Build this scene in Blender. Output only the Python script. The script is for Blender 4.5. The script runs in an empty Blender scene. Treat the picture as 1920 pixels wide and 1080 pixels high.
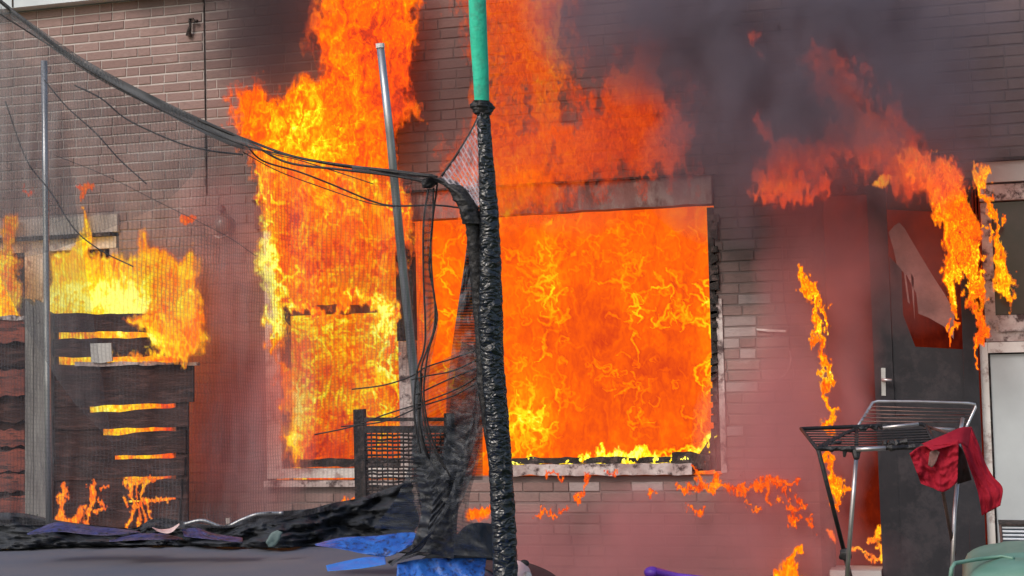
import bpy, bmesh, math, random
import numpy as np
from mathutils import Vector, Matrix

random.seed(7); rng = np.random.default_rng(7)
S = bpy.context.scene
COL = S.collection

# ------------------------------------------------------------------ camera, world, sun, exposure
FPX = 2900.0
PIT = math.atan(160 / FPX); YAW = math.radians(16.3); ROL = math.radians(1.43)
DN = 10.5 * math.cos(YAW) * math.cos(PIT)
CAM = np.array([0, -DN, 1.6])
FW = np.array([-math.sin(YAW) * math.cos(PIT), math.cos(YAW) * math.cos(PIT), math.sin(PIT)])
_R0 = np.array([math.cos(YAW), math.sin(YAW), 0]); _U0 = np.cross(_R0, FW)
RT = _R0 * math.cos(ROL) - _U0 * math.sin(ROL); UP = _U0 * math.cos(ROL) + _R0 * math.sin(ROL)
cd = bpy.data.cameras.new("camera"); cam = bpy.data.objects.new("camera", cd); COL.objects.link(cam)
cam.matrix_world = Matrix(((RT[0], UP[0], -FW[0], CAM[0]), (RT[1], UP[1], -FW[1], CAM[1]), (RT[2], UP[2], -FW[2], CAM[2]), (0, 0, 0, 1)))
cd.sensor_width = 36; cd.lens = 36 * FPX / 1920; cd.clip_end = 500; cd.clip_start = 0.05
S.camera = cam
w = bpy.data.worlds.new("World"); S.world = w; w.use_nodes = True
nt = w.node_tree; nt.nodes.clear()
sky = nt.nodes.new("ShaderNodeTexSky"); sky.sky_type = 'NISHITA'; sky.sun_disc = False
sky.sun_elevation = math.radians(38); sky.sun_rotation = math.radians(200); sky.dust_density = 3; sky.air_density = 1.2
bg = nt.nodes.new("ShaderNodeBackground"); bg.inputs[1].default_value = 0.15
wo = nt.nodes.new("ShaderNodeOutputWorld"); nt.links.new(sky.outputs[0], bg.inputs[0]); nt.links.new(bg.outputs[0], wo.inputs[0])
sd = bpy.data.lights.new("sun", 'SUN'); sd.energy = 1.3; sd.angle = math.radians(18); sd.color = (1, .95, .9)
sun = bpy.data.objects.new("sun", sd); COL.objects.link(sun)
el, rot = math.radians(38), math.radians(200)
sun.rotation_euler = Vector((math.sin(rot) * math.cos(el), math.cos(rot) * math.cos(el), math.sin(el))).to_track_quat('Z', 'Y').to_euler()
S.view_settings.view_transform = 'Standard'; S.view_settings.look = 'None'
S.view_settings.exposure = 0.0; S.view_settings.gamma = 1; S.view_settings.use_curve_mapping = False
cy = S.cycles
cy.use_denoising = True; cy.max_bounces = 6; cy.transparent_max_bounces = 32; cy.volume_bounces = 2
cy.diffuse_bounces = 3; cy.glossy_bounces = 2; cy.volume_max_steps = 96; cy.sample_clamp_indirect = 6
cy.use_adaptive_sampling = True; cy.adaptive_threshold = 0.02

# ------------------------------------------------------------------ geometry of the view: pixels of the photo to points of the place
def ray(x, y): return FW + RT * (x - 960) / FPX - UP * (y - 540) / FPX
def W(x, y, d=0.0):                       # on the plane parallel to the house wall, d metres in front of it
    r = ray(x, y); return CAM + r * ((-d - CAM[1]) / r[1])
def P(x, y, Z): return CAM + ray(x, y) * Z      # at a distance Z
def OZ(x, y, z): r = ray(x, y); return CAM + r * ((z - CAM[2]) / r[2])
def Warr(X, Y, D):
    r = FW[None] + RT[None] * ((X - 960) / FPX)[:, None] - UP[None] * ((Y - 540) / FPX)[:, None]
    return CAM[None] + r * ((-D - CAM[1]) / r[:, 1])[:, None]
def proj(p):
    q = np.asarray(p) - CAM; z = q @ FW; return 960 + FPX * (q @ RT) / z, 540 - FPX * (q @ UP) / z
def V(p): return Vector([float(a) for a in p])

# ------------------------------------------------------------------ noise (numpy)
_perm = np.random.default_rng(3).permutation(512)
_g = np.random.default_rng(4).uniform(0, 2 * np.pi, 512); _gx, _gy = np.cos(_g), np.sin(_g)
def noise(x, y, s=0):
    xi = np.floor(x).astype(int); yi = np.floor(y).astype(int); xf = x - xi; yf = y - yi
    u = xf * xf * xf * (xf * (xf * 6 - 15) + 10); v = yf * yf * yf * (yf * (yf * 6 - 15) + 10)
    def gr(i, j):
        h = _perm[(_perm[(xi + i + int(s * 57)) & 511] + yi + j) & 511]; return _gx[h] * (xf - i) + _gy[h] * (yf - j)
    a = gr(0, 0); b = gr(1, 0); c = gr(0, 1); d = gr(1, 1)
    return ((a + (b - a) * u) + ((c + (d - c) * u) - (a + (b - a) * u)) * v) * 1.5
def fbm(x, y, o=4, s=0, g=.5):
    r = 0; a = 1; t = 0
    for k in range(o): r = r + a * noise(x * 2 ** k, y * 2 ** k, s + k); t += a; a *= g
    return r / t
def ridge(x, y, o=3, s=0):
    r = 0; a = 1; t = 0
    for k in range(o): r = r + a * (1 - np.abs(noise(x * 2 ** k, y * 2 ** k, s + k)) * 1.6).clip(0, 1); t += a; a *= .5
    return r / t
def sst(a, b, x): t = ((x - a) / (b - a)).clip(0, 1); return t * t * (3 - 2 * t)

# ------------------------------------------------------------------ objects
def tag(o, label=None, cat=None, group=None, kind=None):
    if label: o['label'] = label
    if cat: o['category'] = cat
    if group: o['group'] = group
    if kind: o['kind'] = kind
    return o
def empty(name, loc=(0, 0, 0)):
    o = bpy.data.objects.new(name, None); COL.objects.link(o); o.location = V(loc); o.empty_display_size = .1; return o
def mesh(name, vs, fs, mat, parent=None, smooth=False):
    me = bpy.data.meshes.new(name); me.from_pydata([tuple(map(float, v)) for v in vs], [], [tuple(map(int, f)) for f in fs]); me.update()
    if smooth: me.polygons.foreach_set('use_smooth', [True] * len(me.polygons))
    return link(name, me, mat, parent)
def link(name, me, mat, parent=None):
    o = bpy.data.objects.new(name, me); COL.objects.link(o)
    if mat and not me.materials: me.materials.append(mat)
    if parent:
        o.parent = parent
        m = Matrix.Translation(parent.location) if parent.type == 'EMPTY' else Matrix()
        o.matrix_parent_inverse = m.inverted()
    return o
class MB:
    def __init__(s): s.v = []; s.f = []
    def add(s, vs, fs):
        n = len(s.v); s.v += [tuple(map(float, v)) for v in vs]; s.f += [tuple(n + i for i in f) for f in fs]; return s
    def box(s, c, sz):
        c = np.array(c); h = np.array(sz) / 2
        vs = [c + h * np.array(k) for k in ((-1, -1, -1), (1, -1, -1), (1, 1, -1), (-1, 1, -1), (-1, -1, 1), (1, -1, 1), (1, 1, 1), (-1, 1, 1))]
        return s.add(vs, [(0, 3, 2, 1), (4, 5, 6, 7), (0, 1, 5, 4), (1, 2, 6, 5), (2, 3, 7, 6), (3, 0, 4, 7)])
    def slab(s, pts, d0, d1):             # outline given in the photo on the plane d0, extruded back (towards the house) to d1
        a = [W(x, y, d0) for x, y in pts]; b = [p + np.array([0, d0 - d1, 0]) for p in a]; n = len(pts)
        return s.add(a + b, [tuple(range(n))[::-1], tuple(range(n, 2 * n))] + [(i, (i + 1) % n, n + (i + 1) % n, n + i) for i in range(n)])
    def tube(s, pts, r, seg=8, cap=True):
        pts = [np.array(p, float) for p in pts]; n = len(pts); rr = r if hasattr(r, '__len__') else [r] * n
        prev = None; vs = []
        for i, p in enumerate(pts):
            t = pts[min(i + 1, n - 1)] - pts[max(i - 1, 0)]; t = t / (np.linalg.norm(t) + 1e-9)
            if prev is None:
                up = np.array([0, 0, 1.]) if abs(t[2]) < .9 else np.array([0, 1., 0]); a = np.cross(t, up)
            else: a = prev - t * (prev @ t)
            a = a / np.linalg.norm(a); prev = a; b = np.cross(t, a)
            vs += [p + rr[i] * (a * math.cos(k * 2 * math.pi / seg) + b * math.sin(k * 2 * math.pi / seg)) for k in range(seg)]
        fs = [(i * seg + k, i * seg + (k + 1) % seg, (i + 1) * seg + (k + 1) % seg, (i + 1) * seg + k) for i in range(n - 1) for k in range(seg)]
        if cap: fs += [tuple(range(seg))[::-1], tuple((n - 1) * seg + k for k in range(seg))]
        return s.add(vs, fs)
    def build(s, name, mat, parent=None, smooth=False): return mesh(name, s.v, s.f, mat, parent, smooth)
def spline(pts, n):
    pts = [np.array(p, float) for p in pts]
    q = [2 * pts[0] - pts[1]] + pts + [2 * pts[-1] - pts[-2]]; out = []
    m = len(pts) - 1
    for k in range(n):
        t = k / (n - 1) * m; i = min(int(t), m - 1); u = t - i; a, b, c, d = q[i:i + 4]
        out.append(.5 * ((2 * b) + (c - a) * u + (2 * a - 5 * b + 4 * c - d) * u * u + (3 * b - a - 3 * c + d) * u ** 3))
    return out
def loft(name, A, B, nu, nv, mat, parent=None, fold=0.02, thick=0.004, seed=0, freq=3.0, vfreq=1.0, jag=0.0):
    """cloth between two curves of (px, py, Z); folds run from A to B"""
    a = np.array(spline(A, nu)); b = np.array(spline(B, nu)); uu, vv = np.meshgrid(np.linspace(0, 1, nu), np.linspace(0, 1, nv))
    g = a[None, :, :] * (1 - vv[..., None]) + b[None, :, :] * vv[..., None]
    n1 = fbm(uu * freq * 3, vv * vfreq * 2, 4, seed) * fold
    g[..., 2] += n1
    g[..., 0] += noise(vv * 6, uu * 0 + seed + .5, seed + 9) * jag; g[..., 1] += noise(uu * 9, vv * 3, seed + 5) * jag * (.4 + .6 * np.abs(vv * 2 - 1))
    X, Y, Z = (g[..., k].ravel() for k in range(3))
    r = FW[None] + RT[None] * ((X - 960) / FPX)[:, None] - UP[None] * ((Y - 540) / FPX)[:, None]
    f0 = CAM[None] + r * Z[:, None]; f1 = CAM[None] + r * (Z + thick)[:, None]
    N = nu * nv; fs = []
    for j in range(nv - 1):
        for i in range(nu - 1):
            k = j * nu + i; fs.append((k, k + nu, k + nu + 1, k + 1))
            if thick > 0: fs.append((N + k, N + k + 1, N + k + nu + 1, N + k + nu))
    if thick > 0:
        for i in range(nu - 1): fs += [(i, i + 1, N + i + 1, N + i), ((nv - 1) * nu + i, N + (nv - 1) * nu + i, N + (nv - 1) * nu + i + 1, (nv - 1) * nu + i + 1)]
        for j in range(nv - 1): fs += [(j * nu, N + j * nu, N + (j + 1) * nu, (j + 1) * nu), (j * nu + nu - 1, (j + 1) * nu + nu - 1, N + (j + 1) * nu + nu - 1, N + j * nu + nu - 1)]
    vs = np.vstack([f0, f1]) if thick > 0 else f0
    me = bpy.data.meshes.new(name); me.from_pydata(vs.tolist(), [], fs)
    uv = me.uv_layers.new(name='UVMap'); sc = np.stack([uu.ravel(), vv.ravel()], 1); sc = np.vstack([sc, sc]) if thick > 0 else sc
    li = np.zeros(len(me.loops), int); me.loops.foreach_get('vertex_index', li); uv.data.foreach_set('uv', sc[li].ravel())
    me.polygons.foreach_set('use_smooth', [True] * len(me.polygons)); me.update()
    return link(name, me, mat, parent)

# ------------------------------------------------------------------ materials
class NT:
    def __init__(s, name):
        s.m = bpy.data.materials.new(name); s.m.use_nodes = True; s.t = s.m.node_tree; s.t.nodes.clear()
        s.out = s.n('ShaderNodeOutputMaterial')
    def n(s, t, **k):
        o = s.t.nodes.new(t)
        for a, b in k.items(): setattr(o, a, b)
        return o
    def l(s, a, b): s.t.links.new(a, b)
    def val(s, sock, v):
        if isinstance(v, bpy.types.NodeSocket): s.l(v, sock)
        else: sock.default_value = v
    def math(s, op, a, b=0.0, c=None, clamp=False):
        o = s.n('ShaderNodeMath', operation=op, use_clamp=clamp); s.val(o.inputs[0], a); s.val(o.inputs[1], b)
        if c is not None: s.val(o.inputs[2], c)
        return o.outputs[0]
    def vmath(s, op, a, b=(0, 0, 0)):
        o = s.n('ShaderNodeVectorMath', operation=op); s.val(o.inputs[0], a); s.val(o.inputs[1], b); return o
    def noise(s, vec, scale, detail=3, rough=.55, dist=0):
        o = s.n('ShaderNodeTexNoise'); s.l(vec, o.inputs['Vector']); o.inputs['Scale'].default_value = scale
        o.inputs['Detail'].default_value = detail; o.inputs['Roughness'].default_value = rough; o.inputs['Distortion'].default_value = dist
        return o.outputs[0]
    def maprange(s, v, a, b, c, d):
        o = s.n('ShaderNodeMapRange'); s.val(o.inputs[0], v)
        for i, x in enumerate((a, b, c, d)): o.inputs[1 + i].default_value = x
        return o.outputs[0]
    def mix(s, f, a, b):
        o = s.n('ShaderNodeMix', data_type='RGBA'); s.val(o.inputs[0], f); s.val(o.inputs[6], a); s.val(o.inputs[7], b); return o.outputs[2]
    def pos(s): return s.n('ShaderNodeNewGeometry').outputs['Position']
    def map(s, vec, scale): o = s.n('ShaderNodeMapping'); s.l(vec, o.inputs[0]); o.inputs['Scale'].default_value = scale; return o.outputs[0]
def c4(c): return (c[0], c[1], c[2], 1)
def plain(name, col, rough=.7, metal=0, col2=None, nscale=6, bump=.1, bscale=60, spec=.4, stretch=(1, 1, 1), dirt=None):
    t = NT(name); b = t.n('ShaderNodeBsdfPrincipled'); p = t.map(t.pos(), stretch)
    n = t.maprange(t.noise(p, nscale, 5, .65), .35, .65, 0, 1)
    c = t.mix(n, c4(col), c4(col2 or [k * .6 for k in col]))
    if dirt: c = t.mix(t.maprange(t.noise(p, nscale * 2.7, 6, .7), .5, .62, 0, 1), c, c4(dirt))
    t.l(c, b.inputs['Base Color']); b.inputs['Roughness'].default_value = rough; b.inputs['Metallic'].default_value = metal
    b.inputs['Specular IOR Level'].default_value = spec
    if bump:
        bp = t.n('ShaderNodeBump'); bp.inputs['Strength'].default_value = bump; bp.inputs['Distance'].default_value = .01
        t.l(t.noise(p, bscale, 4, .6), bp.inputs['Height']); t.l(bp.outputs[0], b.inputs['Normal'])
    t.l(b.outputs[0], t.out.inputs[0]); return t.m
def soot_mask(t, p, spots):
    """sum of sooted areas of the wall: (centre point, rx, rz, amount)"""
    tot = 0.0; nz = t.noise(t.map(p, (1.3, 1, 2.2)), 1.6, 5, .6)
    for c, rx, rz, am in spots:
        d = t.vmath('SUBTRACT', p, tuple(c)).outputs[0]; d = t.vmath('MULTIPLY', d, (1 / rx, 0, 1 / rz)).outputs[0]
        l = t.vmath('LENGTH', d).outputs[1]; k = t.math('MULTIPLY', t.maprange(t.math('ADD', l, t.math('MULTIPLY_ADD', nz, -1.1, .55)), .45, 1.15, 1, 0), am)
        tot = t.math('MAXIMUM', tot, k)
    return tot
SOOT = [(W(560, -40), 1.2, .75, .9), (W(900, 200), 1.5, 1.0, .55), (W(430, 700), .5, 1.1, .45), (W(1150, 1000), 1.2, .4, .35), (W(1420, 330), 1.0, 1.0, .85), (W(1850, 150), 1.8, 1.0, .6), (W(1520, 520), .25, 1.2, .75),
        (W(440, 330), .35, .5, .5), (W(440, 900), .6, .5, .3)]
def brick_material(name, cols, pale=0, mortar=False):
    t = NT(name); b = t.n('ShaderNodeBsdfPrincipled'); p = t.pos()
    rnd = t.math('FRACT', t.math('ADD', t.n('ShaderNodeNewGeometry').outputs['Random Per Island'], t.n('ShaderNodeObjectInfo').outputs['Random']))
    if mortar:
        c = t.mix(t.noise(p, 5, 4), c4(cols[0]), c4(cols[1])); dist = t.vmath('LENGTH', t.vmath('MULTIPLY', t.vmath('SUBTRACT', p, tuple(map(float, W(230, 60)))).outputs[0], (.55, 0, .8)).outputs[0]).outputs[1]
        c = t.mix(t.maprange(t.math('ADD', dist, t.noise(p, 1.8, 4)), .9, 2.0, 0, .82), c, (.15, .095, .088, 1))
    else:
        r = t.n('ShaderNodeValToRGB'); e = r.color_ramp.elements; e[0].color = c4(cols[0]); e[1].color = c4(cols[-1])
        for i, k in enumerate(cols[1:-1]): x = e.new((i + 1) / (len(cols) - 1)); x.color = c4(k)
        t.l(rnd, r.inputs[0]); c = r.outputs[0]
        c = t.mix(t.maprange(t.noise(t.map(p, (1, 1, 3)), 22, 5, .7), .45, .75, 0, .55), c, c4([k * .6 for k in cols[0]]))
        c = t.mix(t.maprange(t.noise(t.map(p, (.6, 1, 1.2)), 9, 6, .75), .6, .72, 0, .35), c, (.5, .42, .4, 1))
    c = t.mix(soot_mask(t, p, SOOT), c, (.035, .028, .03, 1))
    t.l(c, b.inputs['Base Color']); b.inputs['Roughness'].default_value = .75
    bp = t.n('ShaderNodeBump'); bp.inputs['Strength'].default_value = .5; bp.inputs['Distance'].default_value = .006
    t.l(t.noise(p, 55, 5, .65), bp.inputs['Height']); t.l(bp.outputs[0], b.inputs['Normal']); t.l(b.outputs[0], t.out.inputs[0]); return t.m

M = {}
M['brick'] = brick_material('brick', [(.25, .155, .14), (.30, .195, .178), (.23, .14, .128), (.33, .215, .195), (.27, .175, .16)])
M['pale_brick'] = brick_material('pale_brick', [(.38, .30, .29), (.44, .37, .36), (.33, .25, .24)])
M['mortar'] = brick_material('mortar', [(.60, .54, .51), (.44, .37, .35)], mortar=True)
M['white'] = plain('white_paint', (.78, .76, .74), .5, col2=(.6, .55, .52), nscale=3, bump=.08, dirt=(.35, .26, .24))
M['scorched'] = plain('scorched_white', (.62, .55, .53), .7, col2=(.3, .2, .19), nscale=5, bump=.6, bscale=30, dirt=(.08, .05, .05))
M['lintel'] = plain('scorched_lintel', (.27, .14, .13), .8, col2=(.12, .06, .055), nscale=4, bump=.8, bscale=35, dirt=(.26, .20, .19), stretch=(1, 1, .5))
M['concrete'] = plain('concrete', (.5, .48, .46), .8, col2=(.4, .37, .36), nscale=3)
M['char'] = plain('charred_wood', (.03, .022, .02), .75, col2=(.012, .01, .01), nscale=9, bump=1, bscale=45, dirt=(.09, .06, .055))
M['door'] = plain('sooted_door', (.030, .030, .036), .6, col2=(.02, .02, .025), nscale=2, bump=.1, dirt=(.042, .038, .044), spec=.2)
M['grey_panel'] = plain('pale_grey_panel', (.50, .54, .56), .35, col2=(.42, .45, .47), nscale=1.5, bump=.03)
M['dark_glass'] = plain('dark_glass', (.03, .025, .03), .12, col2=(.06, .04, .045), nscale=2, bump=0)
M['interior'] = plain('charred_plaster', (.10, .06, .05), .9, col2=(.03, .02, .02), nscale=2, bump=.5, bscale=10)
M['steel'] = plain('galvanised_steel', (.55, .57, .6), .38, .85, col2=(.35, .36, .38), nscale=14, bump=.05, stretch=(1, 1, .2))
M['silver'] = plain('silver_tube', (.62, .6, .62), .35, .8, col2=(.45, .4, .4), nscale=10, bump=.02)
M['rust'] = plain('scorched_tube', (.25, .15, .13), .5, .5, col2=(.12, .07, .07), nscale=10, bump=.1)
M['black'] = plain('burnt_black_plastic', (.014, .013, .015), .5, col2=(.03, .028, .03), nscale=20, bump=.6, bscale=50)
M['foam'] = plain('green_foam', (.03, .53, .34), .7, col2=(.045, .60, .40), nscale=5, bump=.5, bscale=40, dirt=(.06, .38, .26))
M['grey_wood'] = plain('weathered_post', (.24, .23, .22), .85, col2=(.13, .12, .12), nscale=8, bump=.5, bscale=30, stretch=(4, 1, .5))
M['red_wood'] = plain('red_brown_board', (.28, .07, .045), .8, col2=(.12, .035, .03), nscale=5, bump=.5, bscale=20, stretch=(.6, 1, 3), dirt=(.04, .02, .02))
M['burnt_board'] = plain('burnt_board', (.055, .027, .024), .9, col2=(.02, .012, .012), nscale=4, bump=.7, bscale=25, stretch=(.5, 1, 3), dirt=(.09, .045, .04), spec=.15)
M['blue'] = plain('blue_pvc', (.02, .09, .42), .42, col2=(.03, .15, .55), nscale=14, bump=.7, bscale=28, dirt=(.02, .035, .13))
M['bright_blue'] = plain('bright_blue_pvc', (.02, .22, .75), .4, col2=(.02, .16, .6), nscale=8, bump=.3, bscale=25)
M['violet_blue'] = plain('smoke_stained_blue_pvc', (.03, .04, .17), .5, col2=(.09, .07, .14), nscale=12, bump=.7, bscale=30, dirt=(.025, .025, .03))
M['jump_mat'] = plain('black_jumping_mat', (.105, .12, .165), .75, col2=(.15, .145, .17), nscale=1.5, bump=.1, bscale=200)
M['heap'] = plain('black_netting_heap', (.016, .019, .026), .7, col2=(.045, .05, .06), nscale=5, bump=.25, bscale=70)
M['red_cloth'] = plain('red_cloth', (.36, .018, .035), .9, col2=(.28, .012, .027), nscale=5, spec=.1, bump=.06, bscale=200)
M['darkened'] = plain('shaded_red_cloth', (.06, .02, .02), .9, col2=(.02, .01, .01), nscale=9, bump=.4)  # shade on the towel's underside between its folds, put into the colour
M['green_bin'] = plain('green_plastic', (.10, .22, .17), .45, col2=(.15, .28, .23), nscale=6, bump=.08)
M['purple'] = plain('purple_plastic', (.16, .05, .5), .35, bump=0)
M['pink'] = plain('pink_plastic', (.72, .42, .42), .45, col2=(.75, .6, .6), nscale=9, bump=.1)
M['paving'] = plain('concrete_paving', (.25, .24, .23), .9, col2=(.16, .15, .15), nscale=3)
M['lawn'] = plain('lawn', (.04, .07, .02), .9, col2=(.06, .09, .03), nscale=8)
M['glass_lamp'] = plain('sooted_glass', (.12, .085, .08), .15, col2=(.25, .19, .17), nscale=9, bump=.05)
M['leaf'] = plain('green_leaf', (.03, .09, .03), .6, col2=(.015, .04, .02), nscale=20)
def net_material(name, base, density, threads=(900, 500), amt=.3, sheen=0.4, stripes=False):
    t = NT(name); b = t.n('ShaderNodeBsdfPrincipled'); b.inputs['Base Color'].default_value = c4(base); b.inputs['Roughness'].default_value = .55
    uv = t.n('ShaderNodeUVMap', uv_map='UVMap').outputs[0]; p = t.pos()
    sp = t.n('ShaderNodeSeparateXYZ'); wob = t.noise(t.map(p, (1, 1, 1)), 3, 3)
    t.l(uv, sp.inputs[0])
    u = t.math('MULTIPLY_ADD', wob, .02, sp.outputs[0]); v = t.math('MULTIPLY_ADD', wob, .03, sp.outputs[1])
    su = t.math('MULTIPLY_ADD', t.math('SINE', t.math('MULTIPLY', u, threads[0])), .5, .5)
    sv = t.math('MULTIPLY_ADD', t.math('SINE', t.math('MULTIPLY', v, threads[1])), .5, .5)
    k = t.math('MAXIMUM', t.math('POWER', su, 2.0), t.math('MULTIPLY', t.math('POWER', sv, 3.0), .6))
    n = t.maprange(t.noise(p, 2.2, 5, .6), .35, .7, .55, 1.5)
    a = t.math('MULTIPLY', t.math('MULTIPLY_ADD', k, amt, density), n, clamp=True)
    tr = t.n('ShaderNodeBsdfTransparent'); mx = t.n('ShaderNodeMixShader'); t.l(a, mx.inputs[0]); t.l(tr.outputs[0], mx.inputs[1]); t.l(b.outputs[0], mx.inputs[2])
    t.l(mx.outputs[0], t.out.inputs[0]); return t.m
M['net'] = net_material('safety_net', (.16, .16, .185), .18, (830, 700), .25)
M['slack'] = net_material('slack_net', (.36, .36, .39), .20, (560, 300), .26)
M['dense_net'] = net_material('gathered_net', (.045, .05, .062), .72, (500, 900), .3)
M['thin_net'] = net_material('stretched_net', (.045, .05, .06), .48, (300, 500), .3)
M['pale_net'] = net_material('melted_net', (.50, .45, .52), .20, (110, 50), .8)

# ------------------------------------------------------------------ fire
def fire_material(name, strength=1.35, fine=1.0, opacity=1.0, red=0.0):
    t = NT(name)
    A = t.n('ShaderNodeAttribute', attribute_name='fire_temp').outputs['Fac']; D = t.n('ShaderNodeAttribute', attribute_name='fire_body').outputs['Fac']
    p = t.map(t.pos(), (1, 1, .42)); f = t.noise(p, 38, 4, .65, .6)
    h = t.math('MULTIPLY_ADD', t.math('SUBTRACT', f, .5), .55 * fine, A, clamp=True)
    r = t.n('ShaderNodeValToRGB'); e = r.color_ramp.elements
    e[0].position = 0; e[0].color = (.42, .035, .02, 1); e[1].position = 1; e[1].color = (1, .93, .16, 1)
    for q, c in ((.2, (.75, .055, .012)), (.4, (1, .115, .006)), (.58, (1, .21, .004)), (.74, (1, .42, .006)), (.88, (1, .70, .012))):
        x = e.new(q); x.color = c4(c)
    t.l(h, r.inputs[0])
    em = t.n('ShaderNodeEmission'); t.l(r.outputs[0], em.inputs[0]); t.l(t.math('MULTIPLY_ADD', h, .5, strength - .3), em.inputs[1])
    f2 = t.maprange(t.noise(p, 24, 4, .7, .8), .3, .7, -.35, .35)
    a = t.math('MULTIPLY', t.math('MULTIPLY_ADD', t.math('MULTIPLY', f2, fine), t.math('SUBTRACT', 1.15, D), D, clamp=True), opacity, clamp=True)
    tr = t.n('ShaderNodeBsdfTransparent'); mx = t.n('ShaderNodeMixShader'); t.l(a, mx.inputs[0]); t.l(tr.outputs[0], mx.inputs[1]); t.l(em.outputs[0], mx.inputs[2])
    t.l(mx.outputs[0], t.out.inputs[0]); t.m.cycles.emission_sampling = 'NONE'; return t.m
M['fire'] = fire_material('fire', 1.4, .9)
M['thin_fire'] = fire_material('thin_fire', 1.2, 1.4, .44)
M['faint_fire'] = fire_material('faint_fire', 1.25, 1.3, .8)
M['smoky_fire'] = fire_material('smoky_fire', 1.9, 1.2, .36)
M['room_fire'] = fire_material('room_fire', 1.12, .38)
M['ember_fire'] = fire_material('ember_fire', 1.4, 1.2)
M['edge_fire'] = fire_material('edge_fire', 1.35, 1.3)
M['inner_glow'] = fire_material('inner_glow', .42, .3)

def seg_dist(X, Y, a, b):
    ax, ay, bx, by = a[0], a[1], b[0], b[1]; dx, dy = bx - ax, by - ay; L = dx * dx + dy * dy + 1e-6
    t = (((X - ax) * dx + (Y - ay) * dy) / L).clip(0, 1); return np.hypot(X - ax - t * dx, Y - ay - t * dy), t
def poly_sd(X, Y, pts):
    ins = np.zeros(X.shape, bool); dm = np.full(X.shape, 1e9); n = len(pts)
    for i in range(n):
        a, b = pts[i], pts[(i + 1) % n]; d, _ = seg_dist(X, Y, a, b); dm = np.minimum(dm, d)
        c = ((a[1] > Y) != (b[1] > Y)); xx = (b[0] - a[0]) * (Y - a[1]) / ((b[1] - a[1]) or 1e-9) + a[0]; ins ^= c & (X < xx)
    return np.where(ins, dm, -dm)
def flame(name, mat, polys=(), strokes=(), d0=.1, thick=.15, base=.5, blobs=(), warp=14, grain=26, stretch=2.6, amp=.5, curl=0.0, step=3.0, rag=.55, seed=0, cut=.03, parent=None, hard=False, clip=None, holes=(), fil=0.0, filg=24, filblobs=(), curls=(), soft=0.0):
    """polys: (points, softness px, density 0..1); strokes: (x, y, r) nodes"""
    pts = [q for pl in polys for q in pl[0]] + [q[:2] for st in strokes for q in st]
    pad = 30 + warp; x0 = min(q[0] for q in pts) - pad; x1 = max(q[0] for q in pts) + pad; y0 = min(q[1] for q in pts) - pad; y1 = max(q[1] for q in pts) + pad
    x0, x1, y0, y1 = max(x0, -130), min(x1, 2050), max(y0, -110), min(y1, 1180)
    if clip: x0, y0, x1, y1 = clip
    nx = int((x1 - x0) / step) + 2; ny = int((y1 - y0) / step) + 2
    X, Y = np.meshgrid(np.linspace(x0, x1, nx), np.linspace(y0, y1, ny))
    wx = fbm(X / (grain * 2.2), Y / (grain * 3.5), 4, seed) * warp * 2.2 + fbm(X / (grain * .6), Y / (grain * 1.1), 3, seed + 3) * warp * .8
    wy = fbm(X / (grain * 2.2), Y / (grain * 3.5), 4, seed + 7) * warp * 2.8 + fbm(X / (grain * .5), Y / (grain * 1.5), 3, seed + 5) * warp * 1.3
    if hard: wx = wx * .15; wy = wy * .15
    XX, YY = X + wx, Y + wy
    D = np.zeros(X.shape)
    for pl in polys:
        q = (poly_sd(XX, YY, pl[0]) / pl[1]).clip(0, 1) * pl[2]; D = np.maximum(D, q)
    for st in strokes:
        for a, b in zip(st[:-1], st[1:]):
            d, t = seg_dist(XX, YY, a, b); r = a[2] + (b[2] - a[2]) * t; D = np.maximum(D, (1.25 * (1 - d / r)).clip(0, 1))
    for pl in holes:
        D = D * (1 - (poly_sd(XX, YY, pl[0]) / pl[1]).clip(0, 1) * pl[2])
    def pattern(s):
        ux = (X + wx * 1.5 + fbm(X / grain, Y / (grain * 2), 3, s + 21) * grain * (.5 + curl)) / grain
        uy = (Y + wy * 1.2 + fbm(X / grain, Y / grain, 3, s + 31) * grain * (.5 + curl)) / (grain * stretch)
        r = ridge(ux, uy, 4, s + 11); r2 = fbm(ux * .45, uy * .45, 3, s + 15)
        return ((r - .55) * 1.6).clip(-1, 1), r2
    r1, q1 = pattern(seed); r2, q2 = pattern(seed + 40)
    hb = np.full(X.shape, base, float)
    for bx, by, rx, ry, dh in blobs: hb += dh * np.exp(-(((X - bx) / rx) ** 2 + ((Y - by) / ry) ** 2))
    edge = sst(0, .5, D)
    hf = (hb + amp * (.5 * r1 + .45 * q1) - .22 * (1 - edge) * (0 if hard else 1)).clip(0, 1); hk = (hb + amp * (.5 * r2 + .45 * q2) - .06).clip(0, 1)
    if fil:
        fx = X + fbm(X / (filg * 1.1), Y / (filg * 1.1), 3, seed + 70) * filg * 1.5; fy = Y + fbm(X / (filg * 1.1), Y / (filg * 1.1), 3, seed + 75) * filg * 1.5
        n_ = np.abs(noise(fx / filg, fy / (filg * 1.3), seed + 80) + .25 * noise(fx / filg * 2.3, fy / filg * 2, seed + 81)); m_ = .25 + .9 * sst(-.05, .35, fbm(X / (filg * 4), Y / (filg * 5), 2, seed + 85))
        for bx, by, rx, ry, dh in filblobs: m_ = m_ + dh * np.exp(-(((X - bx) / rx) ** 2 + ((Y - by) / ry) ** 2))
        m_ = m_.clip(0, 1.4); line = sst(.10, .03, n_) * sst(-.35, .1, noise(fx / filg * .8 + 9, fy / filg * .8, seed + 83)); halo = sst(.24, .12, n_) * (1 - line)
        hf = (hf + fil * m_ * (line - .28 * halo)).clip(0, 1)
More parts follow.
